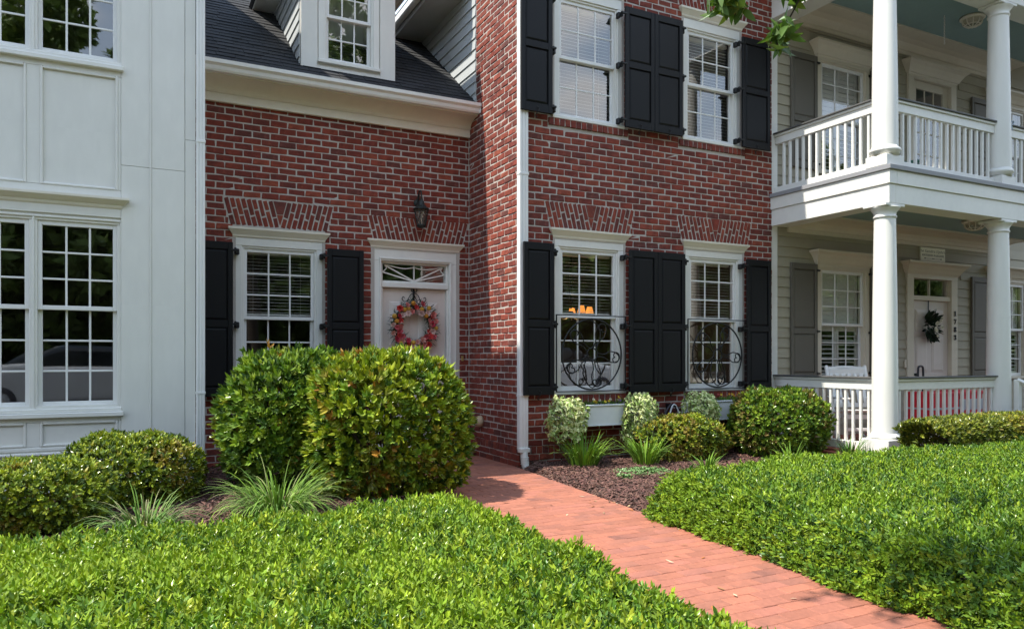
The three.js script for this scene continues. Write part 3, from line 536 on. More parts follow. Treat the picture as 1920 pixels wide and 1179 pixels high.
  // upper door, half glazed
  {
    const xl = doorX - 0.475, xr = doorX + 0.475, z = GW + 0.035;
    const f = part('door_frame', [bx(xl - 0.14, xl, 3.61, 5.79, z - 0.13, z), bx(xr, xr + 0.14, 3.61, 5.79, z - 0.13, z), bx(xl - 0.14, xr + 0.14, 5.79, 5.83, z - 0.13, z + 0.001)], M.porchTrimBounce, gH);
    part('cornice', [crown(xl - 0.14, xr + 0.14, z + 0.002, z - 0.1, gc.map(([y, e]) => [5.83 + y, e]))], M.porchTrimBounce, f);
    const d = part('door', [bx(xl + 0.002, xl + 0.13, 3.62, 5.785, z - 0.1, z - 0.06), bx(xr - 0.13, xr - 0.002, 3.62, 5.785, z - 0.1, z - 0.06), bx(xl + 0.13, xr - 0.13, 5.66, 5.785, z - 0.1, z - 0.061), bx(xl + 0.13, xr - 0.13, 3.62, 3.9, z - 0.1, z - 0.061)], M.porchTrimBounce, gH);
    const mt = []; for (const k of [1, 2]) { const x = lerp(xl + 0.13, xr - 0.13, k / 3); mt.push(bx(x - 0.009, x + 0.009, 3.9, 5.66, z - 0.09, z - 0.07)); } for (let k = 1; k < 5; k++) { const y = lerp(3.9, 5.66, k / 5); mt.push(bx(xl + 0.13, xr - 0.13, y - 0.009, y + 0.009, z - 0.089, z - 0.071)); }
    part('muntin', mt, M.porchTrimBounce, d);
    for (let c = 0; c < 3; c++) for (let r = 0; r < 5; r++) addPane(d, lerp(xl + 0.13, xr - 0.13, c / 3), lerp(xl + 0.13, xr - 0.13, (c + 1) / 3), lerp(3.9, 5.66, r / 5), lerp(3.9, 5.66, (r + 1) / 5), z - 0.08);
  }
  // porch: floors, beams, ceilings, roof
  const PX = 4.02, PZ = 1.845, PE = 9.6;
  std('porchBrick', { color: lin(0.36, 0.115, 0.075), roughness: 0.85, map: brickMap, bumpMap: brickBump, bumpScale: 0.003 });
  part('porch_base', [bx(3.86, PE, -0.1, 0.10, -0.04, 1.98, 0.008), bx(3.98, PE - 0.1, 0.101, 0.13, -0.04, 1.86, 0.004)], M.porchBrick, gH);
  const deck = part('balcony_deck', [bx(PX - 0.04, PE, 3.545, 3.60, GW + 0.001, PZ + 0.045, 0.004)], M.deckGrey, gH);
  const fas = (a, b, e) => [bx(PX - e, PX + 0.12, a, b, GW + 0.031, PZ + e, 0.004), bx(PX + 0.121, PE, a, b, PZ - 0.12, PZ + e - 0.0005, 0.004)];
  part('fascia', fas(3.378, 3.544, 0.018), M.white, gH);
  part('beam', [...fas(3.15, 3.377, 0), bx(PX + 0.122, PX + 0.33, 3.16, 3.377, GW + 0.031, PZ - 0.13, 0.004), bx(PX + 0.34, PE, 3.16, 3.376, PZ - 0.33, PZ - 0.125, 0.004)], M.white, gH);
  part('beam', [bx(PX, PX + 0.33, 6.075, 6.6, GW + 0.031, PZ, 0.004), bx(PX + 0.331, PE, 6.076, 6.6, PZ - 0.33, PZ - 0.001, 0.004)], M.white, gH);
  part('ceiling', [bx(PX + 0.1, PE, 3.30, 3.36, GW, PZ - 0.1)], M.haint, gH);
  part('ceiling', [bx(PX + 0.1, PE, 6.32, 6.38, GW, PZ - 0.1)], M.haint, gH);
  const cr = y => profX([[GW, y - 0.20], [GW + 0.035, y - 0.20], [GW + 0.04, y - 0.15], [GW + 0.055, y - 0.14], [GW + 0.07, y - 0.10], [GW + 0.11, y - 0.055], [GW + 0.20, y - 0.03], [GW + 0.42, y - 0.025], [GW + 0.42, y], [GW, y]], 4.36, PE);
  part('crown_moulding', [cr(3.299)], M.porchTrimBounce, gH); part('crown_moulding', [cr(6.319)], M.porchTrimBounce, gH);
  part('roof', [bx(PX - 0.3, PE + 1.8, 6.61, 6.8, -5, PZ + 0.35, 0.01)], M.white, gH);
  // columns
  const shaft = (y0, y1) => { const L = y1 - y0, p = []; for (let i = 0; i <= 14; i++) { const t = i / 14; p.push([lerp(0.15, 0.122, Math.pow(t, 1.5)), y0 + L * t]); } return lathe(p, 40); };
  for (const [x, top] of [[4.136, 1], [6.46, 1], [8.784, 1]]) for (const [y0, y1] of [[0.13, 3.15], [3.60, 6.075]]) {
    const low = y0 < 1, c = part('column', [shaft(y0 + 0.24, y1 - 0.17).translate(x, 0, 1.7)], M.white, gH);
    part('base', [lathe([[0, y0 + 0.25], [0.152, y0 + 0.25], [0.155, y0 + 0.235], [0.172, y0 + 0.225], [0.182, y0 + 0.205], [0.178, y0 + 0.185], [0.16, y0 + 0.175], [0.155, y0 + 0.132], [0, y0 + 0.13]], 40).translate(x, 0, 1.7), bx(x - (low ? 0.185 : 0.155), x + (low ? 0.185 : 0.155), y0 + (low ? 0.0 : 0.001), y0 + (low ? 0.18 : 0.135), 1.7 - (low ? 0.185 : 0.155), 1.7 + (low ? 0.185 : 0.14), 0.006)], M.white, c);
    part('capital', [lathe([[0.122, y1 - 0.18], [0.124, y1 - 0.165], [0.135, y1 - 0.16], [0.135, y1 - 0.145], [0.125, y1 - 0.14], [0.126, y1 - 0.10], [0.15, y1 - 0.07], [0.17, y1 - 0.045], [0.172, y1 - 0.035], [0, y1 - 0.035]], 40).translate(x, 0, 1.7), bx(x - 0.175, x + 0.175, y1 - 0.034, y1 - 0.001, 1.7 - 0.175, 1.7 + 0.144, 0.004)], M.white, c);
  }
  // railings: board with cap, bottom rail and balusters
  paint('cap', 0.09, 0.088, 0.085, 0.6);
  const balGeo = h => cbox(0.034, h, 0.034, 0.004);
  function railing(axis, a, b, fixed, yb, yt, first, step) {
    const B = (s, e, y0, y1, hw) => axis === 'x' ? bx(s, e, y0, y1, fixed - hw, fixed + hw, 0.004) : bx(fixed - hw, fixed + hw, y0, y1, s, e, 0.004);
    const r = part('railing', [B(a, b, yt - 0.16, yt - 0.055, 0.03), B(a, b, yt - 0.054, yt - 0.022, 0.05)], M.white, gH);
    part('cap', [B(a, b, yt - 0.021, yt, 0.072)], M.cap, r); part('bottom_rail', [B(a, b, yb, yb + 0.105, 0.042)], M.white, r);
    const h = yt - 0.162 - yb - 0.107, g = balGeo(h);
    for (let s = first; s < b - 0.02; s += step) { const m = part('baluster', g, M.white, r); const p = s + rr(-0.003, 0.003); m.position.set(axis === 'x' ? p : fixed, yb + 0.106 + h / 2, axis === 'x' ? fixed : p); }
  }
  railing('z', GW + 0.03, 1.56, 4.136, 3.601, 4.475, 0.117, 0.1135); railing('x', 4.285, 6.315, 1.7, 3.601, 4.475, 4.46, 0.1255); railing('x', 6.605, 8.64, 1.7, 3.601, 4.475, 6.73, 0.1255);
  railing('z', GW + 0.03, 1.56, 4.136, 0.131, 1.055, 0.117, 0.1135); railing('x', 4.285, 6.34, 1.7, 0.131, 1.055, 4.40, 0.1255);
  // handrail of the front steps
  const s = part('stair_rail', [bar([6.62, 1.0, 1.86], [6.62, 0.05, 1.86], 0.07, 0.07, 0.005), bar([6.60, 0.99, 1.86], [7.15, 0.58, 2.5], 0.06, 0.05, 0.006), bar([7.15, 0.62, 2.5], [7.15, 0.0, 2.5], 0.07, 0.07, 0.005)], M.white, gH);
  part('porch_steps', [bx(6.7, 8.6, -0.1, 0.065, 1.985, 2.3, 0.006)], M.porchBrick, gH);
}
// ------------------------------------------------------------ things on and around the houses
// spiral helper: a curl in the xy plane
function curl(cx, cy, r0, r1, a0, turns, z, n = 14) { const p = []; for (let i = 0; i <= n; i++) { const t = i / n, a = a0 + turns * 2 * Math.PI * t, r = lerp(r0, r1, t); p.push([cx + r * Math.cos(a), cy + r * Math.sin(a), z]); } return p; }
function grille(cx, cy, label) {
  const t = thing('window_grille', label, 'grille', [cx, cy - 0.46, 0.055], 0, 'iron scroll grilles on the lower windows');
  const y = 0.46, r = 0.43, hw = 0.5;
  part('frame', [bar([-hw, 0.005, 0], [-hw, 0.935, 0], 0.014), bar([hw, 0.005, 0], [hw, 0.935, 0], 0.014), bar([-hw, 0.93, 0], [hw, 0.93, 0], 0.012), bar([-hw, 0.01, 0], [hw, 0.01, 0], 0.012), ...[-1, 1].flatMap(s => [0.1, 0.85].map(yy => bar([s * hw, yy, 0], [s * (hw + 0.02), yy, -0.05], 0.016)))], M.iron, t);
  part('ring', [tidy(new THREE.TorusGeometry(r, 0.011, 6, 56)).translate(0, y, 0.008)], M.iron, t);
  part('hub', [tidy(new THREE.TorusGeometry(0.075, 0.009, 6, 24)).translate(0, y, 0.008)], M.iron, t);
  for (let k = 0; k < 10; k++) {
    const a = k / 10 * 2 * Math.PI + 0.2, s = k % 2 ? 1 : -1, c = Math.cos(a), n = Math.sin(a), o = (rad, side) => [c * rad - n * side, y + n * rad + c * side, 0.004 + 0.01 * (k % 2)];
    const end = a + s * 0.55;
    const pts = [o(0.075, 0), o(0.17, s * 0.035), o(0.27, s * 0.02), o(0.35, s * 0.055), o(0.385, s * 0.11), o(0.35, s * 0.165), o(0.295, s * 0.16), o(0.29, s * 0.115), o(0.32, s * 0.10)];
    part('scroll', [tube(pts, 0.0075, 40, 5)], M.iron, t);
  }
  part('tendril', [tube([[-0.04, y + 0.42, 0.012], [0.10, y + 0.33, 0.012], [0.10, y + 0.16, 0.012], [-0.02, y + 0.07, 0.012]], 0.0075, 24, 5)], M.iron, t);
  part('tendril', [tube([[-0.1, y - 0.08, 0.012], [-0.13, y - 0.25, 0.012], [0, y - 0.41, 0.012], [0.12, y - 0.25, 0.012], [0.06, y - 0.08, 0.012]], 0.0075, 28, 5)], M.iron, t);
}
grille(0.965, 1.335, 'round black iron scroll grille on lower window nearest the white downspout');
grille(2.965, 1.33, 'round black iron scroll grille on lower window nearest the grey house');

// wall lantern
{
  const t = thing('wall_lantern', 'aged bronze wall lantern with curled hook above the front door', 'lantern', [-0.735, 2.95, -1.47]);
  const z = 0.15;
  part('bracket', [lathe([[0, 0], [0.05, 0], [0.045, 0.012], [0, 0.02]], 16).rotateX(Math.PI / 2).translate(0, 0.35, 0.0), tube([[0, 0.34, 0.01], [0, 0.42, 0.03], [0, 0.49, 0.09], [0, 0.475, 0.145], [0, 0.40, 0.155], [0, 0.36, 0.15]], 0.010, 24, 8), tube([[0, 0.37, 0.02], [0, 0.40, 0.07], [0, 0.45, 0.08], [0, 0.44, 0.045]], 0.006, 16, 6)], M.bronze, t);
  part('cap', [lathe([[0, 0.375], [0.02, 0.375], [0.022, 0.355], [0.04, 0.345], [0.042, 0.32], [0.05, 0.30], [0.07, 0.275], [0.105, 0.25], [0.108, 0.235], [0.0, 0.238]], 8).translate(0, 0, z)], M.bronze, t);
  const c = []; for (let k = 0; k < 6; k++) { const a = k / 6 * 2 * Math.PI, b = (k + 1) / 6 * 2 * Math.PI, P = (an, r, y) => [Math.cos(an) * r, y, z + Math.sin(an) * r]; c.push(bar(P(a, 0.094, 0.24), P(a, 0.06, 0.05), 0.009), rod(P(a, 0.08, 0.16), P(b, 0.06, 0.05), 0.0028), rod(P(b, 0.08, 0.16), P(a, 0.06, 0.05), 0.0028), rod(P(a, 0.08, 0.16), P((a + b) / 2, 0.084, 0.235), 0.0028), rod(P(b, 0.08, 0.16), P((a + b) / 2, 0.084, 0.235), 0.0028)); }
  part('cage', c, M.bronze, t);
  part('lamp_glass', [lathe([[0.05, 0.05], [0.078, 0.236]], 6).translate(0, 0, z)], M.lampGlass, t);
  part('base', [lathe([[0, 0], [0.02, 0.002], [0.045, 0.012], [0.062, 0.02], [0.066, 0.04], [0.06, 0.052], [0, 0.054]], 8).translate(0, 0, z)], M.bronze, t);
  part('candle', [rod([0, 0.05, z], [0, 0.13, z], 0.012), ball(0.018, 0, 0.155, z, 10, 1.4)], std('bulb', { color: lin(0.75, 0.6, 0.55), roughness: 0.3 }), t);
}
// iron hanger and flower wreath on the front door
const DZ = AZ - 0.015 - 0.072;
{
  const t = thing('wreath_hanger', 'black iron scroll hanger at the top of the front door', 'hanger', [-0.755, 1.98, DZ]);
  const z = 0.02, g = [];
  part('strap', [bx(-0.012, 0.012, 0.05, 0.215, 0.0, 0.008, 0.002), bx(-0.012, 0.012, 0.1, 0.2, 0.009, 0.014)], M.iron, t);
  for (const s of [-1, 1]) for (const pts of [
    [[0, 0.16], [0.05, 0.13], [0.10, 0.05], [0.14, 0.045], [0.165, 0.075], [0.15, 0.105], [0.13, 0.09]],
    [[0, 0.07], [0.05, 0.03], [0.085, 0.0], [0.07, -0.03], [0.045, -0.02], [0.055, 0.0]],
    [[0, 0.14], [0.02, 0.09], [0.06, 0.04], [0.09, 0.045], [0.08, 0.07], [0.06, 0.062]],
    [[0, 0.17], [0.03, 0.175], [0.04, 0.2], [0.025, 0.21]]]) part('scroll', [tube(pts.map(([x, y]) => [s * x, y, z]), 0.0055, 24, 5)], M.iron, t);
}
function leafGeo(L, Wd, curlA = 0.15, fold = 0.2, col) {         // folded leaf along +y, face +z
  const st = [[0, 0.02], [0.25, 0.38], [0.5, 0.5], [0.78, 0.29], [1, 0]], t = [], P = st.map(([s, w]) => { const y = L * s, z = -curlA * L * s * s; return { m: [0, y, z - fold * Wd * w * 0.5], l: [-w * Wd, y, z], r: [w * Wd, y, z] }; });
  for (let i = 0; i < 4; i++) { const a = P[i], b = P[i + 1];
    if (i < 3) t.push([a.m, b.m, b.l], [a.m, b.l, a.l], [a.m, a.r, b.r], [a.m, b.r, b.m]); else t.push([a.m, b.m, a.l], [a.m, a.r, b.m]); }
  let g = polyGeo(t); g = mergeVertices(strip(g), 1e-5); g.computeVertexNormals(); g = tidy(g); return col ? colored(g, col) : g;
  function strip(x) { x.deleteAttribute('normal'); x.deleteAttribute('uv'); return x; }
}
function orient(g, dir, roll = 0) { g.rotateY(roll); g.applyQuaternion(new THREE.Quaternion().setFromUnitVectors(Y, dir.clone().normalize())); return g; }
const leafMat = (name, o = {}) => M[name] = new THREE.MeshPhysicalMaterial({ color: 0xffffff, roughness: 0.42, specularIntensity: 0.7, transmission: 0.0, side: THREE.DoubleSide, ...o });
leafMat('leafPlain', { vertexColors: true, roughness: 0.55 });
std('petal', { vertexColors: true, roughness: 0.7, side: THREE.DoubleSide });
function flowerGeo(r, c, layers = 3) {
  const g = []; for (let l = 0; l < layers; l++) { const n = 6 - l, rad = r * (1 - l * 0.26); for (let k = 0; k < n; k++) { const p = leafGeo(rad, rad * 0.75, -0.25 - l * 0.1, -0.15); const a = k / n * 6.283 + l * 0.5; p.rotateX(0.35 + l * 0.3 + 0 * a); p.rotateZ(a); p.translate(0, 0, l * r * 0.12); const v = rr(0.8, 1.15); g.push(colored(p, c.map(q => q * v))); } }
  return merge(g);
}
function bloomGeo(r, c) { const g = [ball(r * 0.75, 0, 0, r * 0.2, 8)]; colored(g[0], c.map(q => q * 0.7)); for (let k = 0; k < 26; k++) { const p = leafGeo(r * 0.75, r * 0.45, -0.4, -0.1); p.rotateX(rr(0.3, 1.3)); p.rotateZ(k * 2.4); p.translate(0, 0, r * 0.25); const v = rr(0.8, 1.2); g.push(colored(p, c.map(q => q * v))); } return merge(g); }
{
  const t = thing('flower_wreath', 'wreath of pink, coral and yellow flowers on the pale front door', 'wreath', [-0.775, 1.70, DZ + 0.045]);
  part('ring', [tidy(new THREE.TorusGeometry(0.245, 0.038, 8, 48))], std('twig', { color: lin(0.06, 0.04, 0.025), roughness: 0.9, bumpMap: grainBump, bumpScale: 0.004 }), t);
  const lv = []; for (let k = 0; k < 800; k++) { const a = R() * 6.283, r = 0.245 + rr(-0.055, 0.075), out = rr(-0.8, 1.2), d = V(Math.cos(a) * out + rr(-0.7, 0.7), Math.sin(a) * out + rr(-0.7, 0.7), rr(0, 0.9)); const g = leafGeo(rr(0.05, 0.11), rr(0.005, 0.012), 0.2); orient(g, d, R() * 6); g.translate(Math.cos(a) * r, Math.sin(a) * r, rr(0.0, 0.035)); const v = rr(0.5, 1.2); lv.push(colored(g, [0.05 * v, 0.085 * v, 0.05 * v])); }
  part('greenery', lv, M.leafPlain, t).userData.kind = 'stuff';
  const pal = [[0.62, 0.12, 0.14], [0.70, 0.25, 0.22], [0.72, 0.38, 0.32], [0.55, 0.05, 0.09], [0.70, 0.30, 0.03], [0.72, 0.40, 0.05], [0.75, 0.55, 0.5], [0.62, 0.06, 0.05]];
  const spots = []; for (let k = 0; k < 54; k++) { const a = k / 54 * 6.283 + rr(-0.06, 0.06), r = 0.25 + (k % 3 - 1) * 0.05 + rr(-0.012, 0.012); spots.push([Math.cos(a) * r, Math.sin(a) * r, k]); }
  for (const [x, y, k] of spots) { const c = pal[Math.floor(R() * pal.length)], yel = c[2] < 0.06 && c[1] > 0.25; const f = part('flower', [yel ? bloomGeo(0.042, c) : flowerGeo(rr(0.044, 0.062), c)], M.petal, t); f.position.set(x, y, rr(0.045, 0.07)); f.rotation.set(rr(-0.5, 0.5), rr(-0.5, 0.5), R() * 6); }
  for (let k = 0; k < 30; k++) { const a = R() * 6.283, r = 0.25 + rr(-0.07, 0.09), v = rr(0.5, 0.75); const f = part('bud', [colored(ball(rr(0.008, 0.014), 0, 0, 0, 6), [v, v * 0.8, v * 0.72])], M.petal, t); f.position.set(Math.cos(a) * r, Math.sin(a) * r, rr(0.04, 0.08)); }
}
// magnolia wreath on the grey house door
{
  const t = thing('magnolia_wreath', 'dark green leafy wreath with white blooms hung on the grey house door', 'wreath', [7.585, 1.80, GW + 0.035 - 0.05]);
  part('ribbon', [bx(-0.012, 0.012, 0.15, 0.43, 0.0, 0.006, 0.001)], M.iron, t);
  const lv = []; for (let k = 0; k < 110; k++) { const a = R() * 6.283, r = Math.sqrt(R()) * 0.17, d = V(Math.cos(a) + rr(-0.6, 0.6), Math.sin(a) + rr(-0.6, 0.6), rr(0.1, 0.9)); const g = leafGeo(rr(0.10, 0.16), rr(0.045, 0.06), 0.15); orient(g, d, R() * 6); g.translate(Math.cos(a) * r * 0.85, Math.sin(a) * r * 1.1, rr(0.01, 0.06)); const v = rr(0.5, 1.2); lv.push(colored(g, [0.012 * v, 0.028 * v, 0.012 * v])); }
  part('greenery', lv, M.leafPlain, t).userData.kind = 'stuff';
  for (const [x, y, r] of [[-0.02, -0.06, 0.075], [0.03, 0.05, 0.055], [0.14, 0.13, 0.05], [0.15, -0.02, 0.05], [0.05, -0.15, 0.035], [0.12, 0.08, 0.035]]) { const f = part('flower', [flowerGeo(r, [0.72, 0.68, 0.56])], M.petal, t); f.position.set(x, y, 0.12); f.rotation.set(rr(-0.3, 0.3), rr(-0.3, 0.3), R() * 6); }
}
// lettered sign above the grey house door
{
  const c = document.createElement('canvas'); c.width = 512; c.height = 256; const x = c.getContext('2d');
  x.fillStyle = '#f2ede0'; x.fillRect(0, 0, 512, 256); x.fillStyle = '#15130f'; x.textAlign = 'center';
  x.font = 'italic 66px serif'; x.fillText('The Sandra Upbrick', 256, 92); x.font = 'bold 52px serif'; x.fillText('SOUTHERN PARADISE', 256, 166, 470);
  x.fillRect(110, 206, 110, 5); x.fillRect(300, 206, 110, 5); x.fillRect(232, 200, 20, 16); x.fillRect(262, 200, 22, 16);
  for (const [a, s] of [[75, 1], [435, -1]]) { x.beginPath(); x.moveTo(a, 194); x.lineTo(a + s * 40, 208); x.lineTo(a, 222); x.fill(); }
  const map = new THREE.CanvasTexture(c); map.colorSpace = THREE.SRGBColorSpace;
  const t = thing('door_sign', 'small white plaque reading southern paradise above the grey house door', 'sign', [7.63, 2.865, GW + 0.03]);
  part('board', [bx(-0.315, 0.315, 0, 0.22, -0.015, 0.008, 0.003)], M.cream, t);
  const f = part('lettering', new THREE.PlaneGeometry(0.622, 0.214), std('signPrint', { map, roughness: 0.7 }), t); f.position.set(0, 0.11, 0.0095);
}
// window boxes with ivy and flowers
paint('boxWhite', 0.72, 0.73, 0.73, 0.5);
std('soil', { color: lin(0.035, 0.024, 0.017), roughness: 0.98, bumpMap: grainBump, bumpScale: 0.01 });
leafMat('ivyMat', { vertexColors: true, roughness: 0.5 });
const ivyLeaf = (s, c1, c2) => { const t = []; const pts = [[0, 0], [0.45, 0.05], [0.5, 0.35], [0.28, 0.42], [0.12, 0.95], [0, 1.05], [-0.12, 0.95], [-0.28, 0.42], [-0.5, 0.35], [-0.45, 0.05]].map(([x, y]) => [x * s, y * s, -0.12 * s * Math.abs(x * 2)]), ce = [0, 0.38 * s, 0.05 * s]; const col = []; for (let i = 0; i < pts.length; i++) { const a = pts[i], b = pts[(i + 1) % pts.length]; t.push([ce, a, b]); col.push(c2, c1, c1); } const g = polyGeo(t); g.setAttribute('color', new THREE.BufferAttribute(new Float32Array(col.flat()), 3)); return g; };
function windowBox(cx, label, ivySpots, flowerLabel, ivyLabels, seedlings) {
  const w = 1.1, t = thing('window_box', label, 'planter', [cx, 0.475, 0.03], 0, 'white planters under the lower windows');
  part('front', [bx(-w / 2, w / 2, 0.012, 0.235, 0.185, 0.205, 0.003)], M.boxWhite, t); part('back', [bx(-w / 2, w / 2, 0.012, 0.235, 0.0, 0.02, 0.003)], M.boxWhite, t);
  for (const s of [-1, 1]) part('end', [bx(s * w / 2 - 0.01, s * w / 2 + 0.01, 0.012, 0.236, 0.0205, 0.1845, 0.003)], M.boxWhite, t);
  part('bottom', [bx(-w / 2 - 0.012, w / 2 + 0.012, 0.0, 0.0115, 0, 0.218, 0.003)], M.boxWhite, t);
  part('rim', [bx(-w / 2 - 0.012, w / 2 + 0.012, 0.236, 0.256, 0.18, 0.22, 0.005)], M.boxWhite, t); part('soil', [bx(-w / 2 + 0.012, w / 2 - 0.012, 0.02, 0.215, 0.0205, 0.1845, 0.004)], M.soil, t);
  // trailing ivy: many small pale-edged leaves over the rim
  ivySpots.forEach(([u, rw, drop, up], n) => {
    const p = thing('ivy_plant', ivyLabels[n], 'ivy', [cx + u, 0.69, 0.14], 0, 'variegated ivies trailing from the window boxes'), lv = [], stems = [];
    for (let s = 0; s < 60; s++) {
      const a = rr(-1.7, 1.7), reach = rr(0.5, 1) * rw, L = drop * rr(0.45, 1), ex = Math.sin(a) * reach, ez = 0.07 + Math.cos(a) * 0.13 + rr(0, 0.05), top = up * rr(0.4, 1), c = new THREE.CatmullRomCurve3([V(ex * 0.15, 0, 0), V(ex * 0.5, top, ez * 0.6), V(ex, top * 0.5 - 0.03, ez + 0.03), V(ex * 1.08 + rr(-0.03, 0.03), -L * 0.55, ez + 0.02), V(ex * 1.0 + rr(-0.06, 0.06), -L, ez + rr(-0.06, 0.01))]);
      stems.push(boxUV(tidy(new THREE.TubeGeometry(c, 8, 0.0018, 3))));
      const n = Math.round(10 + L * 44); for (let i = 0; i < n; i++) { const q = c.getPoint(lerp(0.25, 1, Math.pow(R(), 0.85))), v = rr(0.7, 1.1), g = R() < 0.42 ? ivyLeaf(rr(0.03, 0.052), [0.36 * v, 0.47 * v, 0.14 * v], [0.23 * v, 0.36 * v, 0.07 * v]) : ivyLeaf(rr(0.03, 0.052), [0.78 * v, 0.78 * v, 0.40 * v], [0.40 * v, 0.52 * v, 0.15 * v]); g.rotateX(rr(-0.7, 0.9)); g.rotateY(rr(-1, 1) + a * 0.5); g.rotateZ(Math.PI + rr(-1.2, 1.2)); g.translate(q.x + rr(-0.02, 0.02), q.y + rr(-0.01, 0.02), q.z + rr(-0.005, 0.03)); lv.push(g); }
    }
    part('foliage', lv, M.ivyMat, p).userData.kind = 'stuff'; part('stems', stems, M.twig, p).userData.kind = 'stuff';
  });
  const f = thing('pansy_plant', flowerLabel, 'flowers', [cx, 0.69, 0.13], 0, 'flowers in the window boxes'), lv = [];
  for (let k = 0; k < 330; k++) { const g = leafGeo(rr(0.03, 0.07), rr(0.010, 0.018), 0.3); orient(g, V(rr(-0.8, 0.8), rr(0.3, 1), rr(-0.4, 0.8)), R() * 6); g.translate(rr(-0.42, 0.42), rr(-0.01, 0.06), rr(-0.06, 0.06)); const v = rr(0.6, 1.3); lv.push(colored(g, [0.09 * v, 0.17 * v, 0.02 * v])); }
  part('foliage', lv, M.leafPlain, f).userData.kind = 'stuff';
  for (let k = 0; k < 26; k++) { const c = seedlings[Math.floor(R() * seedlings.length)], b = part('flower', [flowerGeo(rr(0.016, 0.026), c, 2)], M.petal, f); b.position.set(rr(-0.40, 0.40), rr(0.05, 0.12), rr(-0.03, 0.08)); b.rotation.set(rr(-0.9, 0.2), rr(-0.8, 0.8), R() * 6); }
}
windowBox(0.98, 'white window box under the window beside the downspout', [[-0.50, 0.25, 0.38, 0.15], [0.55, 0.23, 0.40, 0.18]], 'small yellow pansies in the window box beside the downspout', ['pale variegated ivy hanging at the end nearest the downspout', 'pale variegated ivy hanging at the right end of the first window box'], [[0.65, 0.5, 0.03], [0.7, 0.55, 0.05], [0.6, 0.55, 0.4], [0.25, 0.15, 0.35]]);
windowBox(2.93, 'white window box under the window beside the grey house', [[-0.46, 0.26, 0.3, 0.18]], 'orange and yellow pansies in the window box beside the grey house', ['pale variegated ivy at the left end of the second window box'], [[0.65, 0.3, 0.03], [0.7, 0.5, 0.05], [0.35, 0.06, 0.05]]);
// hose on the wall, faucet cover
{
  const t = thing('garden_hose', 'looped dark and grey garden hose hung on the brick between window boxes', 'hose', [2.17, 0.40, 0.06]);
  std('rubberDark', { color: lin(0.02, 0.018, 0.025), roughness: 0.5 }); std('hoseGrey', { color: lin(0.55, 0.55, 0.55), roughness: 0.45 });
  part('hook', [bx(-0.03, 0.03, 0.24, 0.30, -0.06, 0.02, 0.004), bar([0, 0.27, 0], [0, 0.27, 0.1], 0.02)], M.iron, t);
  const loop = (w, h, z) => [[0, 0.295, z], [w * 0.5, 0.24, z + 0.01], [w, 0.05, z + 0.01], [w * 0.7, -h * 0.6, z], [0, -h, z], [-w * 0.7, -h * 0.6, z], [-w, 0.05, z + 0.01], [-w * 0.5, 0.24, z]];
  part('loop', [tube(loop(0.13, 0.25, 0.03), 0.012, 40, 8, true)], M.rubberDark, t); part('loop', [tube(loop(0.16, 0.3, 0.045), 0.012, 40, 8, true)], M.rubberDark, t); part('loop', [tube(loop(0.09, 0.28, 0.075), 0.011, 40, 8, true)], M.hoseGrey, t);
  const s = thing('faucet_cover', 'small cream foam faucet cover low on the brick side wall', 'cover', [-0.004, 0.40, -1.06], -Math.PI / 2);
  part('shell', [lathe([[0, 0.0], [0.07, 0.0], [0.075, 0.03], [0.06, 0.075], [0.03, 0.1], [0, 0.105]], 20).rotateX(Math.PI / 2).translate(0, 0.07, 0)], std('foam', { color: lin(0.55, 0.42, 0.27), roughness: 0.9, bumpMap: grainBump, bumpScale: 0.004 }), s);
  part('strap', [bx(-0.006, 0.006, 0.0, 0.14, 0.1, 0.108, 0.002)], M.rubberDark, s);
}
// rocking chair behind the porch rail
{
  const t = thing('rocking_chair', 'white wooden rocking chair on the porch behind the railing', 'chair', [4.93, 0.13, 0.62], -0.5);
  const w = 0.27;
  for (const s of [-1, 1]) {
    part('back_post', [bar([s * w, 0.02, 0.12], [s * w, 1.05, -0.28], 0.04, 0.06, 0.012)], M.vinyl, t); part('leg', [bar([s * w, 0.06, 0.42], [s * w, 0.6, 0.36], 0.04, 0.045, 0.006)], M.vinyl, t);
    part('arm', [bx(s * w - 0.045, s * w + 0.045, 0.60, 0.625, -0.14, 0.46, 0.008)], M.vinyl, t);
    part('rocker', [tube([[s * w, 0.09, -0.5], [s * w, 0.03, -0.2], [s * w, 0.015, 0.1], [s * w, 0.03, 0.4], [s * w, 0.08, 0.62]], 0.022, 24, 6)], M.vinyl, t);
    part('side_rail', [bar([s * w, 0.40, 0.4], [s * w, 0.34, -0.06], 0.03, 0.06)], M.vinyl, t);
  }
  part('top_rail', [tube([[-w, 1.0, -0.26], [0, 1.02, -0.295], [w, 1.0, -0.26]], 0.03, 16, 8).scale(1, 1.0, 1), bar([-w, 0.96, -0.25], [w, 0.96, -0.25], 0.09, 0.022, 0.005)], M.vinyl, t);
  part('lower_rail', [bar([-w, 0.50, -0.07], [w, 0.50, -0.07], 0.06, 0.022, 0.004)], M.vinyl, t); part('front_rail', [bar([-w, 0.37, 0.40], [w, 0.37, 0.40], 0.06, 0.025, 0.004)], M.vinyl, t); part('stretcher', [bar([-w, 0.2, 0.41], [w, 0.2, 0.41], 0.04, 0.022, 0.004)], M.vinyl, t);
  for (let k = 0; k < 6; k++) { const x = lerp(-0.21, 0.21, k / 5); part('back_slat', [bar([x, 0.5, -0.075], [x, 0.95, -0.25], 0.05, 0.014, 0.003)], M.vinyl, t); }
  for (let k = 0; k < 7; k++) { const z = lerp(-0.04, 0.42, k / 6); part('seat_slat', [bx(-w - 0.01, w + 0.01, 0.40 + z * 0.12, 0.418 + z * 0.12, z - 0.03, z + 0.03, 0.004)], M.vinyl, t); }
}
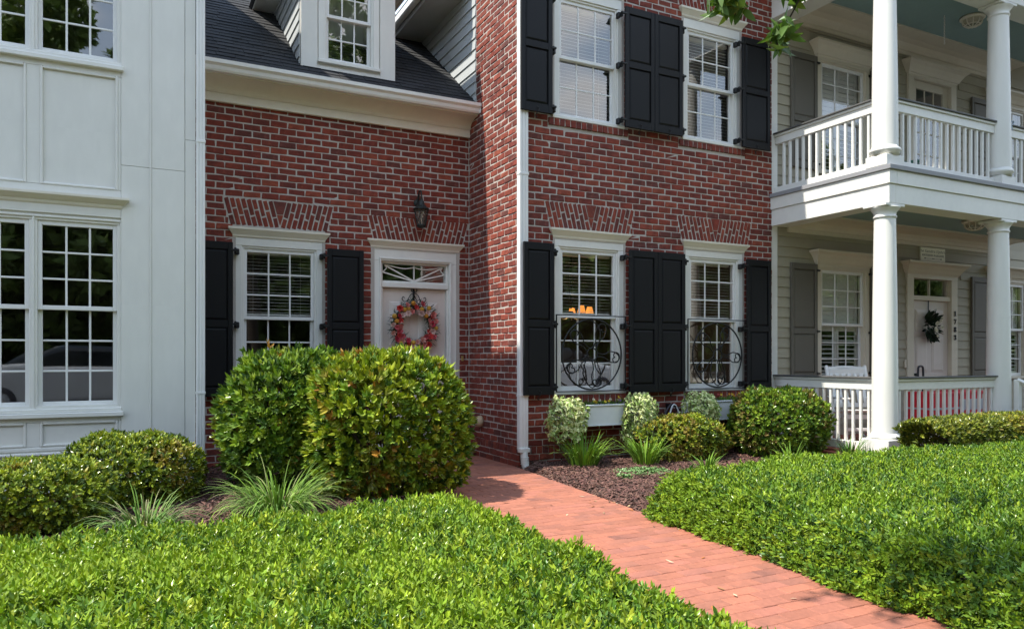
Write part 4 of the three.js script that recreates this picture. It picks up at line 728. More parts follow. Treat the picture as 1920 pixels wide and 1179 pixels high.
// two red insulated carts behind the front rail
function cart(x, z, w, label, grey) {
  const t = thing('cooler_bag', label, 'cooler', [x, 0.13, z], 0.04, 'red cooler bags on the porch');
  M.redCloth ??= std('redCloth', { color: lin(0.48, 0.008, 0.025), roughness: 0.65, bumpMap: grainBump, bumpScale: 0.002 }); M.greyCloth ??= std('greyCloth', { color: lin(0.35, 0.36, 0.38), roughness: 0.6 });
  part('body', [bx(-w / 2, w / 2, 0.04, 0.66, -0.2, 0.2, 0.03)], M.redCloth, t);
  part('lid', [bx(-w / 2 - 0.006, w / 2 + 0.006, 0.62, grey ? 0.68 : 0.67, -0.206, 0.206, 0.02)], M.redCloth, t);
  part('band', [bx(-w / 2 - 0.002, w / 2 + 0.002, grey ? 0.40 : 0.42, grey ? 0.56 : 0.45, -0.204, 0.204, 0.004)], M.greyCloth, t);
  for (const s of [-1, 1]) part('wheel', [lathe([[0, -0.015], [0.04, -0.015], [0.045, 0], [0.04, 0.015], [0, 0.015]], 16).rotateZ(Math.PI / 2).translate(s * (w / 2 - 0.05), 0.045, 0.16)], M.rubberDark, t);
  return t;
}
{
  const a = cart(6.34, 0.85, 0.66, 'red cooler bag with thin pale stripe behind the porch railing', false);
  const b = cart(6.99, 0.82, 0.56, 'red cooler bag with wide grey band nearest the second porch column', true);
  part('pull_handle', [tube([[-0.06, 0.64, -0.19], [-0.06, 0.98, -0.19], [-0.045, 1.03, -0.19], [0.045, 1.03, -0.19], [0.06, 0.98, -0.19], [0.06, 0.64, -0.19]], 0.016, 40, 8)], M.rubberDark, a);
}
// ceiling lights, swing chain, ribbon, balcony chair
for (const [y, x, z, l] of [[6.32, 7.03, 1.0, 'round caged ceiling light over the upper balcony'], [3.30, 6.95, 1.08, 'round caged ceiling light over the lower porch']]) {
  const t = thing('ceiling_light', l, 'ceiling light', [x, y, z], 0, 'porch ceiling lights');
  part('canopy', [lathe([[0, 0], [0.17, 0], [0.17, -0.025], [0.15, -0.04], [0, -0.042]], 28)], M.cream, t);
  part('bowl', [lathe([[0.13, -0.042], [0.12, -0.09], [0.08, -0.125], [0, -0.138]], 24)], M.lampGlass, t);
  const rb = []; for (let k = 0; k < 10; k++) { const a = k / 10 * 6.283; rb.push(tube([[Math.cos(a) * 0.14, -0.04, Math.sin(a) * 0.14], [Math.cos(a) * 0.125, -0.095, Math.sin(a) * 0.125], [Math.cos(a) * 0.07, -0.135, Math.sin(a) * 0.07], [0, -0.146, 0]], 0.007, 10, 5)); } rb.push(tidy(new THREE.TorusGeometry(0.1, 0.006, 5, 24)).rotateX(Math.PI / 2).translate(0, -0.118, 0));
  part('cage', rb, M.cream, t);
}
{
  const t = thing('swing_chain', 'short white chain hanging from the balcony ceiling', 'chain', [6.60, 6.32, 0.85]);
  for (let k = 0; k < 16; k++) { const l = part('link', [tidy(new THREE.TorusGeometry(0.012, 0.0032, 5, 12)).scale(0.8, 1.35, 1)], M.vinyl, t); l.position.set(0, -0.02 - k * 0.026, 0); l.rotation.y = k % 2 ? Math.PI / 2 : 0.2; }
  const r = thing('ribbon_bow', 'small blue-grey bow tied to the balcony column', 'bow', [6.56, 4.46, 1.80]);
  std('ribbonBlue', { color: lin(0.30, 0.37, 0.45), roughness: 0.6, side: THREE.DoubleSide });
  for (const s of [-1, 1]) { part('loop', [tidy(new THREE.TorusGeometry(0.03, 0.008, 5, 14)).scale(1.2, 0.8, 1.6).rotateZ(s * 0.5).translate(s * 0.035, 0.012, 0)], M.ribbonBlue, r); part('tail', [bar([0, 0, 0.006], [s * 0.035, -0.09, 0.012], 0.016, 0.003)], M.ribbonBlue, r); }
  part('knot', [ball(0.014, 0, 0, 0.005, 8)], M.ribbonBlue, r);
  const c = thing('balcony_chair', 'dark green metal chair on the upper balcony behind the railing', 'chair', [5.75, 3.60, 0.75], 0.6);
  std('greenMetal', { color: lin(0.02, 0.10, 0.075), roughness: 0.4 });
  for (const [x, z] of [[-0.22, -0.2], [0.22, -0.2], [-0.22, 0.2], [0.22, 0.2]]) part('leg', [bar([x, 0, z], [x * 0.95, z < 0 ? 0.85 : 0.42, z * 0.95], 0.03)], M.greenMetal, c);
  part('seat', [bx(-0.25, 0.25, 0.40, 0.44, -0.23, 0.24, 0.012)], M.greenMetal, c); for (let k = 0; k < 5; k++) part('back_slat', [bx(-0.21, 0.21, 0.50 + k * 0.075, 0.545 + k * 0.075, -0.215, -0.195, 0.004)], M.greenMetal, c);
}
// lit chandelier inside the lower room
{
  const t = thing('chandelier', 'chandelier with amber shades seen through the lower window', 'chandelier', [1.62, 1.9, -1.5]);
  std('amber', { color: lin(0.7, 0.3, 0.08), emissive: lin(1.0, 0.36, 0.06), emissiveIntensity: 0.7, roughness: 0.6 });
  part('stem', [rod([0, 0.1, 0], [0, 1.3, 0], 0.012), ball(0.05, 0, 0.02, 0, 10)], M.bronze, t);
  for (let k = 0; k < 5; k++) { const a = k / 5 * 6.283 + 0.3, x = Math.cos(a) * 0.28, z = Math.sin(a) * 0.28; part('arm', [tube([[0, 0.02, 0], [x * 0.5, -0.05, z * 0.5], [x, -0.02, z], [x, 0.03, z]], 0.008, 14, 5)], M.bronze, t); part('lamp_shade', [lathe([[0.062, 0.03], [0.036, 0.13]], 16).translate(x, 0, z)], M.amber, t); }
  const L = new THREE.PointLight(lin(1, 0.55, 0.2), 0.35, 0, 2); L.position.set(0, -0.08, 0); L.castShadow = true; L.shadow.radius = 3; t.add(L);
}
// ------------------------------------------------------------ ground, path, mulch
std('earth', { color: lin(0.07, 0.055, 0.035), roughness: 0.98, map: tex(512, (u, v) => 0.6 + 0.4 * fbm(u * 12, v * 12, 5, 51, 12), true, 0.4), bumpMap: grainBump, bumpScale: 0.01 });
{ const g = new THREE.PlaneGeometry(300, 300); g.rotateX(-Math.PI / 2); g.translate(0, -0.03, 0); structure('ground', [boxUV(tidy(g))], M.earth); }
const pathR = z => z < 0 ? -0.0 : -0.028 - 0.19 * z * 0.5 - 0.0 * z, pathL = z => -1.52 - 0.036 * Math.max(0, z);
std('paver', { vertexColors: true, roughness: 0.82, map: tex(512, (u, v) => { const a = fbm(u * 7, v * 7, 5, 61, 7), s = sstep(0.56, 0.75, fbm(u * 5, v * 5, 4, 66, 5)), p = vnoise(u * 150, v * 150, 3, 150); const k = 0.80 + 0.2 * a + 0.07 * (p - 0.5) - 0.12 * s; return [k, k * (1 + 0.03 * s), k * (1 + 0.06 * s)]; }, true, 0.37), bumpMap: brickBump, bumpScale: 0.0035 });
{
  const sub = []; for (let z = -1.45; z < 11; z += 0.5) { const a = [pathL(z), 0, z], b = [pathR(z), 0, z], c = [pathR(z + 0.5), 0, z + 0.5], d = [pathL(z + 0.5), 0, z + 0.5]; sub.push([a, d, c], [a, c, b]); }
  const path = structure('brick_path', [polyGeo(sub).translate(0, 0.002, 0)], std('jointSand', { color: lin(0.30, 0.125, 0.085), roughness: 0.98, bumpMap: grainBump, bumpScale: 0.004 }), 'red brick garden path leading to the front door', 'path');
  const tone = [[0.41, 0.148, 0.09], [0.405, 0.146, 0.089], [0.42, 0.152, 0.092], [0.395, 0.143, 0.09], [0.415, 0.148, 0.088], [0.385, 0.14, 0.092]];
  const proto = Array.from({ length: 24 }, (_, i) => { const g = cbox(0.2, 0.05, 0.1, 0.003, 0.0012); boxUV(g, rr(0, 9), rr(0, 9)); const k = rr(0.95, 1.05); return colored(g, tone[i % 6].map(v => v * k)); });
  const list = []; let k = 0;
  for (let z = -1.13; z < 10.8; z += 0.1022, k++) {
    const L = pathL(z), Rr = pathR(z), off = (k % 2) * 0.1011; let x = L - off;
    while (x < Rr - 0.02) { const a = Math.max(x, L), b = Math.min(x + 0.2022, Rr); if (b - a > 0.03) list.push({ x: (a + b) / 2, z, w: b - a - 0.0026, D: (a + 4.08) * 0.4548 + (7.79 - z) * 0.8906, p: 0 }); x += 0.2022; }
  }
  for (const o of list) { const u = ((o.x + 4.08) * 0.8906 + (o.z - 7.79) * 0.4548) / o.D, py = 671 + 1410 * 1.28 / o.D; o.s = o.D > 0.5 && Math.abs(u) < 0.7 && py < 1200 && py > 880 ? o.w / o.D / o.D : 0; }
  list.slice().sort((a, b) => b.s - a.s).slice(0, 300).forEach(o => o.single = o.s > 0);
  const rest = [];
  for (const o of list) {
    const g = proto[Math.floor(R() * 24)], q = new THREE.Quaternion().setFromEuler(new THREE.Euler(rr(-0.012, 0.012), rr(-0.006, 0.006), rr(-0.008, 0.008))), m = m4(o.x, 0.014 - 0.025 + rr(-0.0012, 0.0012), o.z, o.w / 0.2, 1, (0.0996) / 0.1, q);
    if (o.single) { const p = part('paver', g, M.paver, path); m.decompose(p.position, p.quaternion, p.scale); } else rest.push(g.clone().applyMatrix4(m));
  }
  part('paving', rest, M.paver, path).userData.kind = 'stuff';
}
std('mulch', { color: lin(0.115, 0.06, 0.045), roughness: 0.98, map: tex(512, (u, v) => 0.55 + 0.45 * fbm(u * 40, v * 40, 4, 71, 40), true, 1), bumpMap: grainBump, bumpScale: 0.02 });
const inst = (parent, name, g, mat, items, kind = 'stuff') => {
  const m = new THREE.InstancedMesh(g, mat, items.length); items.forEach((o, i) => { m.setMatrixAt(i, o.m); m.setColorAt(i, o.c); });
  m.name = name; m.castShadow = m.receiveShadow = true; if (kind) m.userData.kind = kind; parent.add(m); return m;
};
const mulchH = (x, z) => 0.012 + 0.05 * fbm(x * 1.7 + 9, z * 1.7, 3, 91) + 0.03 * fbm(x * 9, z * 9, 3, 92);
function mulchBed(name, label, x0, x1, z0, z1, inside, chips) {
  const t = [], s = 0.06, P = (x, z) => [x, inside(x, z) * mulchH(x, z) - (inside(x, z) > 0 ? 0 : 0.02), z];
  for (let x = x0; x < x1; x += s) for (let z = z0; z < z1; z += s) { if (inside(x + s / 2, z + s / 2) <= 0 && inside(x, z) <= 0) continue; t.push([P(x, z), P(x, z + s), P(x + s, z + s)], [P(x, z), P(x + s, z + s), P(x + s, z)]); }
  const bed = structure(name, [polyGeo(t)], M.mulch, label, 'mulch');
  const L = []; for (let k = 0; k < chips; k++) { const x = rr(x0, x1), z = rr(z0, z1), w = inside(x, z); if (w <= 0) continue; const v = rr(0.4, 1.5), l = rr(0.5, 1.6); L.push({ m: m4(x, w * mulchH(x, z) + rr(0.002, 0.014), z, l, rr(0.6, 1.4), rr(0.7, 1.6), new THREE.Quaternion().setFromEuler(new THREE.Euler(rr(-0.5, 0.5), R() * 6.283, rr(-0.5, 0.5)))), c: lin(0.125 * v, 0.062 * v * rr(0.9, 1.1), 0.047 * v) }); }
  inst(bed, 'bark_chips', cbox(0.045, 0.006, 0.010, 0.002, 0.0015), M.bark ??= std('bark', { roughness: 0.95, color: 0xffffff }), L);
}
mulchBed('mulch_bed', 'brown bark mulch bed between path and brick bay', -0.65, 4.3, 0.0, 3.3, (x, z) => clamp((x - pathR(z)) / 0.12) * clamp(z / 0.01) * (x > 3.85 ? clamp((z - 2.0) / 0.05) : 1), 26000);
mulchBed('mulch_bed', 'brown bark mulch bed below the white house and round bushes', -6.2, -1.5, -1.45, 3.0, (x, z) => clamp((pathL(z) - x) / 0.12) * (x < -3.4 ? clamp((z + 0.25) / 0.02) : 1), 15000);

// ------------------------------------------------------------ foliage
leafMat('foliage', { vertexColors: true, roughness: 0.8, transmission: 0.28, thickness: 0, specularIntensity: 0.4, clearcoat: 0.55, clearcoatRoughness: 0.22 });
leafMat('cover', { vertexColors: true, roughness: 0.8, transmission: 0.26, thickness: 0, specularIntensity: 0.4, clearcoat: 0.4, clearcoatRoughness: 0.25 });
leafMat('blade', { vertexColors: true, roughness: 0.75, transmission: 0.25, thickness: 0, specularIntensity: 0.5 });
const shade = (g, lo = 0.8, hi = 1.2) => { const v = rr(lo, hi); return colored(g, [v * rr(0.95, 1.05), v, v * rr(0.9, 1.1)]); };
function rosette(n, L, Wd, open = 0.9, stem = 0.03, curlA = 0.2) {
  const g = []; for (let k = 0; k < n; k++) { const l = leafGeo(L * rr(0.7, 1.1), Wd * rr(0.8, 1.15), curlA * rr(0.5, 1.5), 0.35); l.rotateX(open * rr(0.55, 1.25)); l.rotateY(k * 2.4 + rr(-0.3, 0.3)); l.translate(0, -k / n * stem, 0); g.push(shade(l)); } return merge(g);
}
function sprig(n, L, Wd, len) {                                  // a shoot with leaves in pairs
  const g = []; for (let k = 0; k < n; k++) { const h = len * (k >> 1) / Math.max(1, (n - 1) >> 1), l = leafGeo(L * rr(0.75, 1.1), Wd * rr(0.8, 1.15), rr(0.1, 0.5), 0.4); l.rotateX(lerp(1.6, 0.8, h / len) * rr(0.8, 1.2)); l.rotateY((k % 2) * Math.PI + (k >> 1) * 1.57 + rr(-0.35, 0.35)); l.translate(0, h, 0); g.push(shade(l)); } return merge(g);
}
const qDir = (d, roll) => new THREE.Quaternion().setFromUnitVectors(Y, d.normalize()).multiply(new THREE.Quaternion().setFromAxisAngle(Y, roll));
function pick(pal) { const c = pal[Math.floor(R() * pal.length)], v = rr(0.68, 1.08); return lin(c[0] * v, c[1] * v, c[2] * v * 0.7); }
function bush(label, pos, rx, h, rz, o) {
  const t = thing(o.name ?? 'round_bush', label, 'bush', pos, 0, o.group), protos = o.protos, lists = protos.map(() => []), n = o.n ?? 2.6, ry = h / 2 * 1.02;
  for (let k = 0; k < o.count; k++) {
    let u = rr(-0.92, 1), a = R() * 6.283, c = Math.sqrt(1 - u * u), d = V(c * Math.cos(a), u, c * Math.sin(a));
    if (o.long && R() < 0.86) { const q = rr(-0.35, Math.PI + 0.35); d = V(rr(-1, 1) * rx * 0.985, Math.sin(q) * ry, Math.cos(q) * rz).normalize(); }
    let r = Math.pow(Math.pow(Math.abs(d.x / rx), n) + Math.pow(Math.abs(d.y / ry), n) + Math.pow(Math.abs(d.z / rz), n), -1 / n);
    const p0 = d.clone().multiplyScalar(r), nz = fbm(p0.x * 3.5 + o.seed, p0.y * 3.5 + p0.z * 2.3, 3, o.seed) + 0.5 * (fbm(p0.z * 8 + 3, p0.x * 8 + p0.y * 5, 2, o.seed + 3) - 0.5);
    r *= 1 + o.lump * (nz - 0.5) + rr(-0.02, 0.03); if (k % 3 === 2) r *= 1 - 0.45 * R(); else r *= 1 - 0.10 * R(); if (o.shoots && k < o.shoots * 6 && u > 0.1) r *= 1 + 0.07 * R();
    const p = d.clone().multiplyScalar(r), nrm = V(Math.sign(d.x) * Math.pow(Math.abs(p0.x / rx), n - 1) / rx, Math.sign(d.y) * Math.pow(Math.abs(p0.y / ry), n - 1) / ry, Math.sign(d.z) * Math.pow(Math.abs(p0.z / rz), n - 1) / rz).normalize();
    const dir = nrm.multiplyScalar(0.9).add(V(rr(-0.55, 0.55), rr(-0.2, 0.85), rr(-0.55, 0.55)));
    const y = p.y + h / 2; if (y < 0.06) continue;
    const warm = o.warm && fbm(p0.x * 2.6 + 7 + o.seed, p0.z * 2.6 + p0.y * 2, 3, 44) > o.warm ? (R() < 0.65) : R() < (o.stray ?? 0.03);
    const s = rr(0.75, 1.2); lists[Math.floor(R() * protos.length)].push({ m: m4(p.x, y, p.z, s, s, s, qDir(dir, R() * 6.283)), c: warm ? pick(o.warmPal) : pick(o.pal) });
  }
  lists.forEach((l, i) => inst(t, 'foliage', protos[i], o.mat ?? M.foliage, l));
  const st = []; for (let k = 0; k < (o.stems ?? 14); k++) { const a = R() * 6.283, e = rr(0.5, 0.85), x = Math.cos(a) * rx * e, z = Math.sin(a) * rz * e; st.push(tube([[rr(-0.06, 0.06), 0, rr(-0.06, 0.06)], [x * 0.3, h * 0.25, z * 0.3], [x * 0.7, h * 0.5, z * 0.7], [x, h * rr(0.5, 0.85), z]], 0.009, 10, 5)); }
  part('stems', st, M.twig, t).userData.kind = 'stuff';
  return t;
}
const bigR = [rosette(8, 0.075, 0.028), rosette(7, 0.085, 0.03, 0.8), rosette(9, 0.065, 0.026, 1.0), rosette(6, 0.08, 0.027, 0.7)];
const green = [[0.29, 0.37, 0.018], [0.235, 0.335, 0.017], [0.34, 0.41, 0.02], [0.12, 0.22, 0.016], [0.26, 0.35, 0.018], [0.38, 0.43, 0.024], [0.07, 0.15, 0.016], [0.17, 0.28, 0.02]];
const greenDeep = [[0.19, 0.31, 0.022], [0.235, 0.35, 0.026], [0.10, 0.20, 0.018], [0.27, 0.37, 0.03], [0.18, 0.29, 0.05], [0.06, 0.14, 0.018]];
const warmPal = [[0.33, 0.27, 0.025], [0.30, 0.30, 0.03], [0.38, 0.19, 0.03], [0.27, 0.30, 0.025], [0.25, 0.31, 0.03], [0.23, 0.30, 0.025]];
bush('large round clipped bush with orange-tipped new leaves beside the path', [-1.92, 0, 0.95], 0.75, 1.30, 0.72, { protos: bigR, count: 3900, pal: green, warmPal, warm: 0.6, stray: 0.05, lump: 0.22, seed: 11, n: 2.8, shoots: 60, group: 'two large round bushes' });
bush('large round glossy green bush below the alcove window', [-2.68, 0, 0.38], 0.66, 1.35, 0.58, { protos: bigR, count: 3500, pal: greenDeep, warmPal, warm: 0.63, stray: 0.02, lump: 0.24, seed: 23, n: 2.5, shoots: 50, group: 'two large round bushes' });
const boxP = [rosette(7, 0.036, 0.017, 0.9, 0.03, 0.1), rosette(8, 0.032, 0.016, 1.0, 0.03, 0.1), rosette(6, 0.04, 0.018, 0.8, 0.03, 0.1)];
const boxPal = [[0.28, 0.345, 0.02], [0.22, 0.295, 0.018], [0.33, 0.38, 0.022], [0.14, 0.215, 0.018], [0.08, 0.14, 0.018]], boxWarm = [[0.30, 0.26, 0.03], [0.34, 0.31, 0.035], [0.27, 0.20, 0.045]];
const boxO = (seed, count, extra = {}) => ({ name: 'boxwood_shrub', protos: boxP, count, pal: boxPal, warmPal: boxWarm, warm: 0.6, stray: 0.04, lump: 0.34, seed, n: 2.5, stems: 10, group: 'low clipped shrubs', ...extra });
bush('low mounded shrub below the white house, nearest its downspout', [-4.05, 0, 0.50], 0.55, 0.61, 0.48, boxO(31, 5200));
bush('low mounded shrub at the left edge, in front of the white house', [-4.74, 0, 1.28], 0.55, 0.54, 0.50, boxO(37, 5200));
bush('low yellow-green shrub in the mulch under the second window box', [2.02, 0, 0.50], 0.60, 0.58, 0.42, boxO(41, 5000, { warm: 0.5 }));
const azP = [rosette(7, 0.05, 0.022), rosette(8, 0.045, 0.02, 1.0), rosette(6, 0.055, 0.022, 0.8)];
bush('taller leafy shrub at the end of the brick bay beside the porch', [3.36, 0, 0.76], 0.62, 0.88, 0.55, { name: 'leafy_shrub', protos: azP, count: 4600, pal: greenDeep, warmPal: [[0.22, 0.2, 0.05], [0.25, 0.18, 0.07], [0.2, 0.22, 0.04]], warm: 0.56, stray: 0.07, lump: 0.34, seed: 47, n: 2.5, stems: 12 });
bush('long low hedge in front of the white porch railing', [5.55, 0, 2.42], 1.98, 0.60, 0.36, boxO(53, 13000, { name: 'porch_hedge', n: 5, lump: 0.07, group: undefined, pal: [[0.22, 0.255, 0.022], [0.17, 0.21, 0.02], [0.26, 0.28, 0.025], [0.10, 0.14, 0.018]], long: true, warm: 0.55 }));

// ground cover: a knee-deep mat of small pointed leaves on each side of the path
const covP = [sprig(8, 0.033, 0.0145, 0.045), sprig(9, 0.036, 0.0145, 0.045), sprig(10, 0.030, 0.0135, 0.05), sprig(8, 0.038, 0.0155, 0.04)];
const covPal = [[0.245, 0.37, 0.016], [0.20, 0.325, 0.015], [0.30, 0.41, 0.02], [0.12, 0.235, 0.015], [0.225, 0.345, 0.016], [0.07, 0.165, 0.016], [0.35, 0.42, 0.028], [0.15, 0.28, 0.03]];
const covPal2 = [[0.20, 0.325, 0.016], [0.16, 0.28, 0.015], [0.245, 0.36, 0.018], [0.085, 0.185, 0.018], [0.18, 0.305, 0.016], [0.06, 0.145, 0.022], [0.27, 0.355, 0.023], [0.13, 0.245, 0.035]];
function groundCover(label, x0, x1, z0, z1, edge, H, per, pal) {
  const g = new THREE.Group(); g.name = numbered('ground_cover'); scene.add(g); tag(g, label, 'ground cover', null, 'stuff');
  const lists = covP.map(() => []), N = Math.round((x1 - x0) * (z1 - z0) * per);
  const put = (x, z, d, side) => {
    const dx = x + 4.08, dz = z - 7.79, D = dx * 0.4548 - dz * 0.8906, u = (dx * 0.8906 + dz * 0.4548) / Math.max(D, 0.3); if (D < 0.35 || Math.abs(u) > 1.15 + 0.5 / D) return;
    const top = H(x, z) * Math.pow(clamp(d / 0.17), 0.5), y = side ? top * rr(0.05, 1) : top + 0.035 * (fbm(x * 22, z * 22, 2, 29) - 0.5) * 2 - Math.pow(R(), 1.6) * 0.14; if (y < 0.0) return;
    const out = side ? 0.9 : d < 0.2 ? 0.5 : 0, [ox, oz] = edge.out(x, z), dir = V(ox * out + rr(-0.6, 0.6), 1 - out * 0.5, oz * out + rr(-0.6, 0.6)), s = rr(0.75, 1.2);
    lists[Math.floor(R() * 4)].push({ m: m4(x, y, z, s, s, s, qDir(dir, R() * 6.283)), c: pick(fbm(x * 2.1, z * 2.1, 3, 77) > 0.55 ? pal.slice(0, 3) : pal) });
  };
  for (let k = 0; k < N; k++) { const x = rr(x0, x1), z = rr(z0, z1), d = edge.d(x, z); if (d > 0) { put(x, z, d, false); if (d < 0.22) { put(x, z, d, true); for (let q = 0; q < 3; q++) put(x + rr(-0.03, 0.03), z + rr(-0.03, 0.03), d, true); } } }
  lists.forEach((l, i) => inst(g, 'foliage', covP[i], M.cover, l)); return g;
}
const hL = (x, z) => 0.185 + 0.09 * fbm(x * 1.3 + 4, z * 1.3, 3, 15) + 0.09 * (fbm(x * 5, z * 5, 2, 16) - 0.5), hR = (x, z) => 0.27 + 0.08 * fbm(x * 1.1 + 2, z * 1.1, 3, 18) + 0.08 * (fbm(x * 5, z * 5, 2, 19) - 0.5);
const wob = (a, s) => 0.22 * (fbm(a * 1.6, s, 3, 22) - 0.5);
const dL = { d: (x, z) => Math.min(pathL(z) - 0.17 - x + 0.5 * wob(z, 3), z - 2.45 - 0.12 * Math.sin(x * 1.3) + wob(x, 7)), out: (x, z) => pathL(z) - x < z - 2.3 ? [1, 0] : [0, -1] };
const farR = x => 2.9 - 0.5 * sstep(-0.5, 1.6, x) + 0.16 * sstep(2.4, 3.4, x);
const dR = { d: (x, z) => Math.min(x - pathR(z) + 0.05 + 0.5 * wob(z, 13), z - farR(x) + wob(x, 17)), out: (x, z) => x - pathR(z) < z - farR(x) ? [-1, 0] : [0, -1] };
groundCover('bright yellow-green leafy ground cover left of the path', -7.5, -1.5, 2.1, 8.0, dL, hL, 2100, covPal);
groundCover('deep green leafy ground cover right of the path', -0.8, 8.5, 2.1, 7.6, dR, hR, 1900, covPal2);

// strap-leaved clumps
function clump(label, pos, o) {
  const t = thing(o.name, label, o.cat, pos, 0, o.group), g = [];
  for (let k = 0; k < o.n; k++) {
    const a = R() * 6.283, len = o.len * rr(0.6, 1.1), lean = o.lean * rr(0.3, 1.2), w = o.w * rr(0.7, 1.2), b = o.base * Math.sqrt(R()), n = 6, P = []; let y = 0, r = b, th = rr(0.02, 0.25);
    for (let i = 0; i <= n; i++) { const s = i / n, ww = w * Math.sin(Math.PI * Math.min(0.5, (1 - s) * 0.9 + 0.02)) * (0.55 + 0.45 * Math.min(1, s * 4)); P.push([r, y, ww]); th += lean / n * (1 + s); r += Math.sin(th) * len / n; y += Math.cos(th) * len / n; }
    const c = Math.cos(a), s_ = Math.sin(a), tw = rr(-0.4, 0.4), Q = (p, sd) => { const [rr_, yy, ww] = p; return [c * rr_ - s_ * sd * ww, Math.max(yy + sd * ww * tw * 0.5, 0.01), s_ * rr_ + c * sd * ww]; }, tri = [];
    for (let i = 0; i < n; i++) { const l0 = Q(P[i], -1), r0 = Q(P[i], 1), l1 = Q(P[i + 1], -1), r1 = Q(P[i + 1], 1); tri.push([l0, r0, r1], [l0, r1, l1]); }
    const col = o.pal[Math.floor(R() * o.pal.length)], v = rr(0.75, 1.25); g.push(colored(polyGeo(tri), col.map(q => q * v)));
  }
  const m = part('blades', g, M.blade, t); m.userData.kind = 'stuff'; return t;
}
const lir = { name: 'lilyturf_clump', cat: 'grass clump', n: 340, len: 0.48, lean: 2.0, w: 0.0045, base: 0.16, pal: [[0.13, 0.24, 0.02], [0.09, 0.19, 0.02], [0.18, 0.31, 0.025], [0.11, 0.22, 0.025], [0.27, 0.30, 0.10], [0.15, 0.26, 0.03]], group: 'lilyturf clumps left of the path' };
clump('arching lilyturf clump before the left shrubs with pale dry blades', [-3.98, 0.02, 1.85], { ...lir, n: 260, len: 0.44, pal: [[0.06, 0.15, 0.02], [0.09, 0.19, 0.025], [0.12, 0.22, 0.025], [0.28, 0.28, 0.13], [0.14, 0.22, 0.05]] });
clump('full arching lilyturf clump between the two big bushes', [-3.02, 0.02, 1.6], { ...lir, n: 520, base: 0.22, len: 0.52 });
const lil = { name: 'lily_clump', cat: 'grass clump', n: 150, len: 0.44, lean: 0.95, w: 0.008, base: 0.14, pal: [[0.14, 0.26, 0.018], [0.18, 0.31, 0.02], [0.11, 0.22, 0.018]], group: 'strappy green clumps in the mulch' };
clump('bright strappy green clump below the first window box', [0.56, 0.03, 0.50], { ...lil, n: 190, base: 0.16 });
clump('bright strappy green clump between the two window boxes', [1.24, 0.03, 0.76], lil);
clump('small strappy green clump at the edge of the ground cover', [1.45, 0.03, 1.55], { ...lil, n: 45, len: 0.3, base: 0.08 });
clump('thin strappy clump in front of the taller leafy shrub', [2.75, 0.03, 1.5], { ...lil, n: 36, len: 0.32, base: 0.07 });
clump('small strappy green clump beside the porch corner plinth', [3.72, 0.03, 1.55], { ...lil, n: 60, len: 0.34, base: 0.09, pal: [[0.06, 0.14, 0.02], [0.08, 0.17, 0.02]] });
// stonecrop patch
{
  const t = thing('stonecrop_patch', 'low pale green stonecrop patch spreading on the mulch', 'plant', [0.83, 0.03, 1.22]), L = [], rp = rosette(9, 0.026, 0.016, 1.1, 0.012, 0.1);
  for (let k = 0; k < 420; k++) { const a = R() * 6.283, r = Math.sqrt(R()); let x = Math.cos(a) * r * 0.36, z = Math.sin(a) * r * 0.26; if (k > 370) { x = -0.34 + rr(-0.06, 0.06); z = 0.18 + rr(-0.05, 0.05) + (k % 2) * 0.07; } const s = rr(0.8, 1.3), v = rr(0.8, 1.2); L.push({ m: m4(x, rr(0.025, 0.07) * (1 - r * 0.4), z, s, s, s, qDir(V(rr(-0.4, 0.4), 1, rr(-0.4, 0.4)), R() * 6)), c: lin(0.15 * v, 0.26 * v, 0.085 * v) }); }
  inst(t, 'foliage', rp, M.cover, L);
}
// fallen leaves on the path
{
  const cols = [[0.42, 0.30, 0.16], [0.30, 0.15, 0.06], [0.36, 0.12, 0.03], [0.12, 0.06, 0.035], [0.5, 0.4, 0.26]];
  for (let k = 0; k < 46; k++) {
    const z = rr(1.6, 5.9), edge = R() < 0.5, x = edge ? pathR(z) - rr(0.0, 0.09) : rr(pathL(z) + 0.15, pathR(z) - 0.05), g = leafGeo(rr(0.03, 0.065), rr(0.012, 0.022), rr(-0.3, 0.3), rr(-0.5, 0.6));
    const m = part(numbered('fallen_leaf'), [colored(g, cols[Math.floor(R() * 5)])], M.petal, scene); m.position.set(x, 0.02 + rr(0, 0.004), z); m.rotation.set(-Math.PI / 2 + rr(-0.3, 0.3), 0, R() * 6.283, 'YXZ'); m.rotation.y = R() * 6.283;
    tag(m, 'small dry fallen leaf lying on the brick path', 'leaf', 'fallen leaves on the path');
  }
}
// ------------------------------------------------------------ beyond the frame: street, trees that shade and are mirrored, parked cars
std('asphalt', { color: lin(0.05, 0.05, 0.052), roughness: 0.9, bumpMap: grainBump, bumpScale: 0.006 });
std('concrete', { color: lin(0.36, 0.34, 0.31), roughness: 0.9, map: paintMap, bumpMap: grainBump, bumpScale: 0.004 });
structure('street', [bx(-60, 60, -0.2, -0.012, 12.4, 19.5)], M.asphalt); structure('pavement', [bx(-60, 60, -0.2, 0.0, 10.9, 12.4, 0.01)], M.concrete); structure('far_pavement', [bx(-60, 60, -0.2, 0.06, 19.5, 21, 0.01)], M.concrete);
std('barkMat', { color: lin(0.10, 0.075, 0.055), roughness: 0.95, map: tex(256, (u, v) => 0.6 + 0.4 * fbm(u * 8, v * 24, 4, 81, 8), true, 1), bumpMap: grainBump, bumpScale: 0.02 });
leafMat('treeLeaf', { vertexColors: true, roughness: 0.8, transmission: 0.4, thickness: 0, clearcoat: 0.3, clearcoatRoughness: 0.4 });
const treeP = [rosette(9, 0.34, 0.15, 1.1, 0.25), rosette(9, 0.30, 0.13, 1.2, 0.25)];
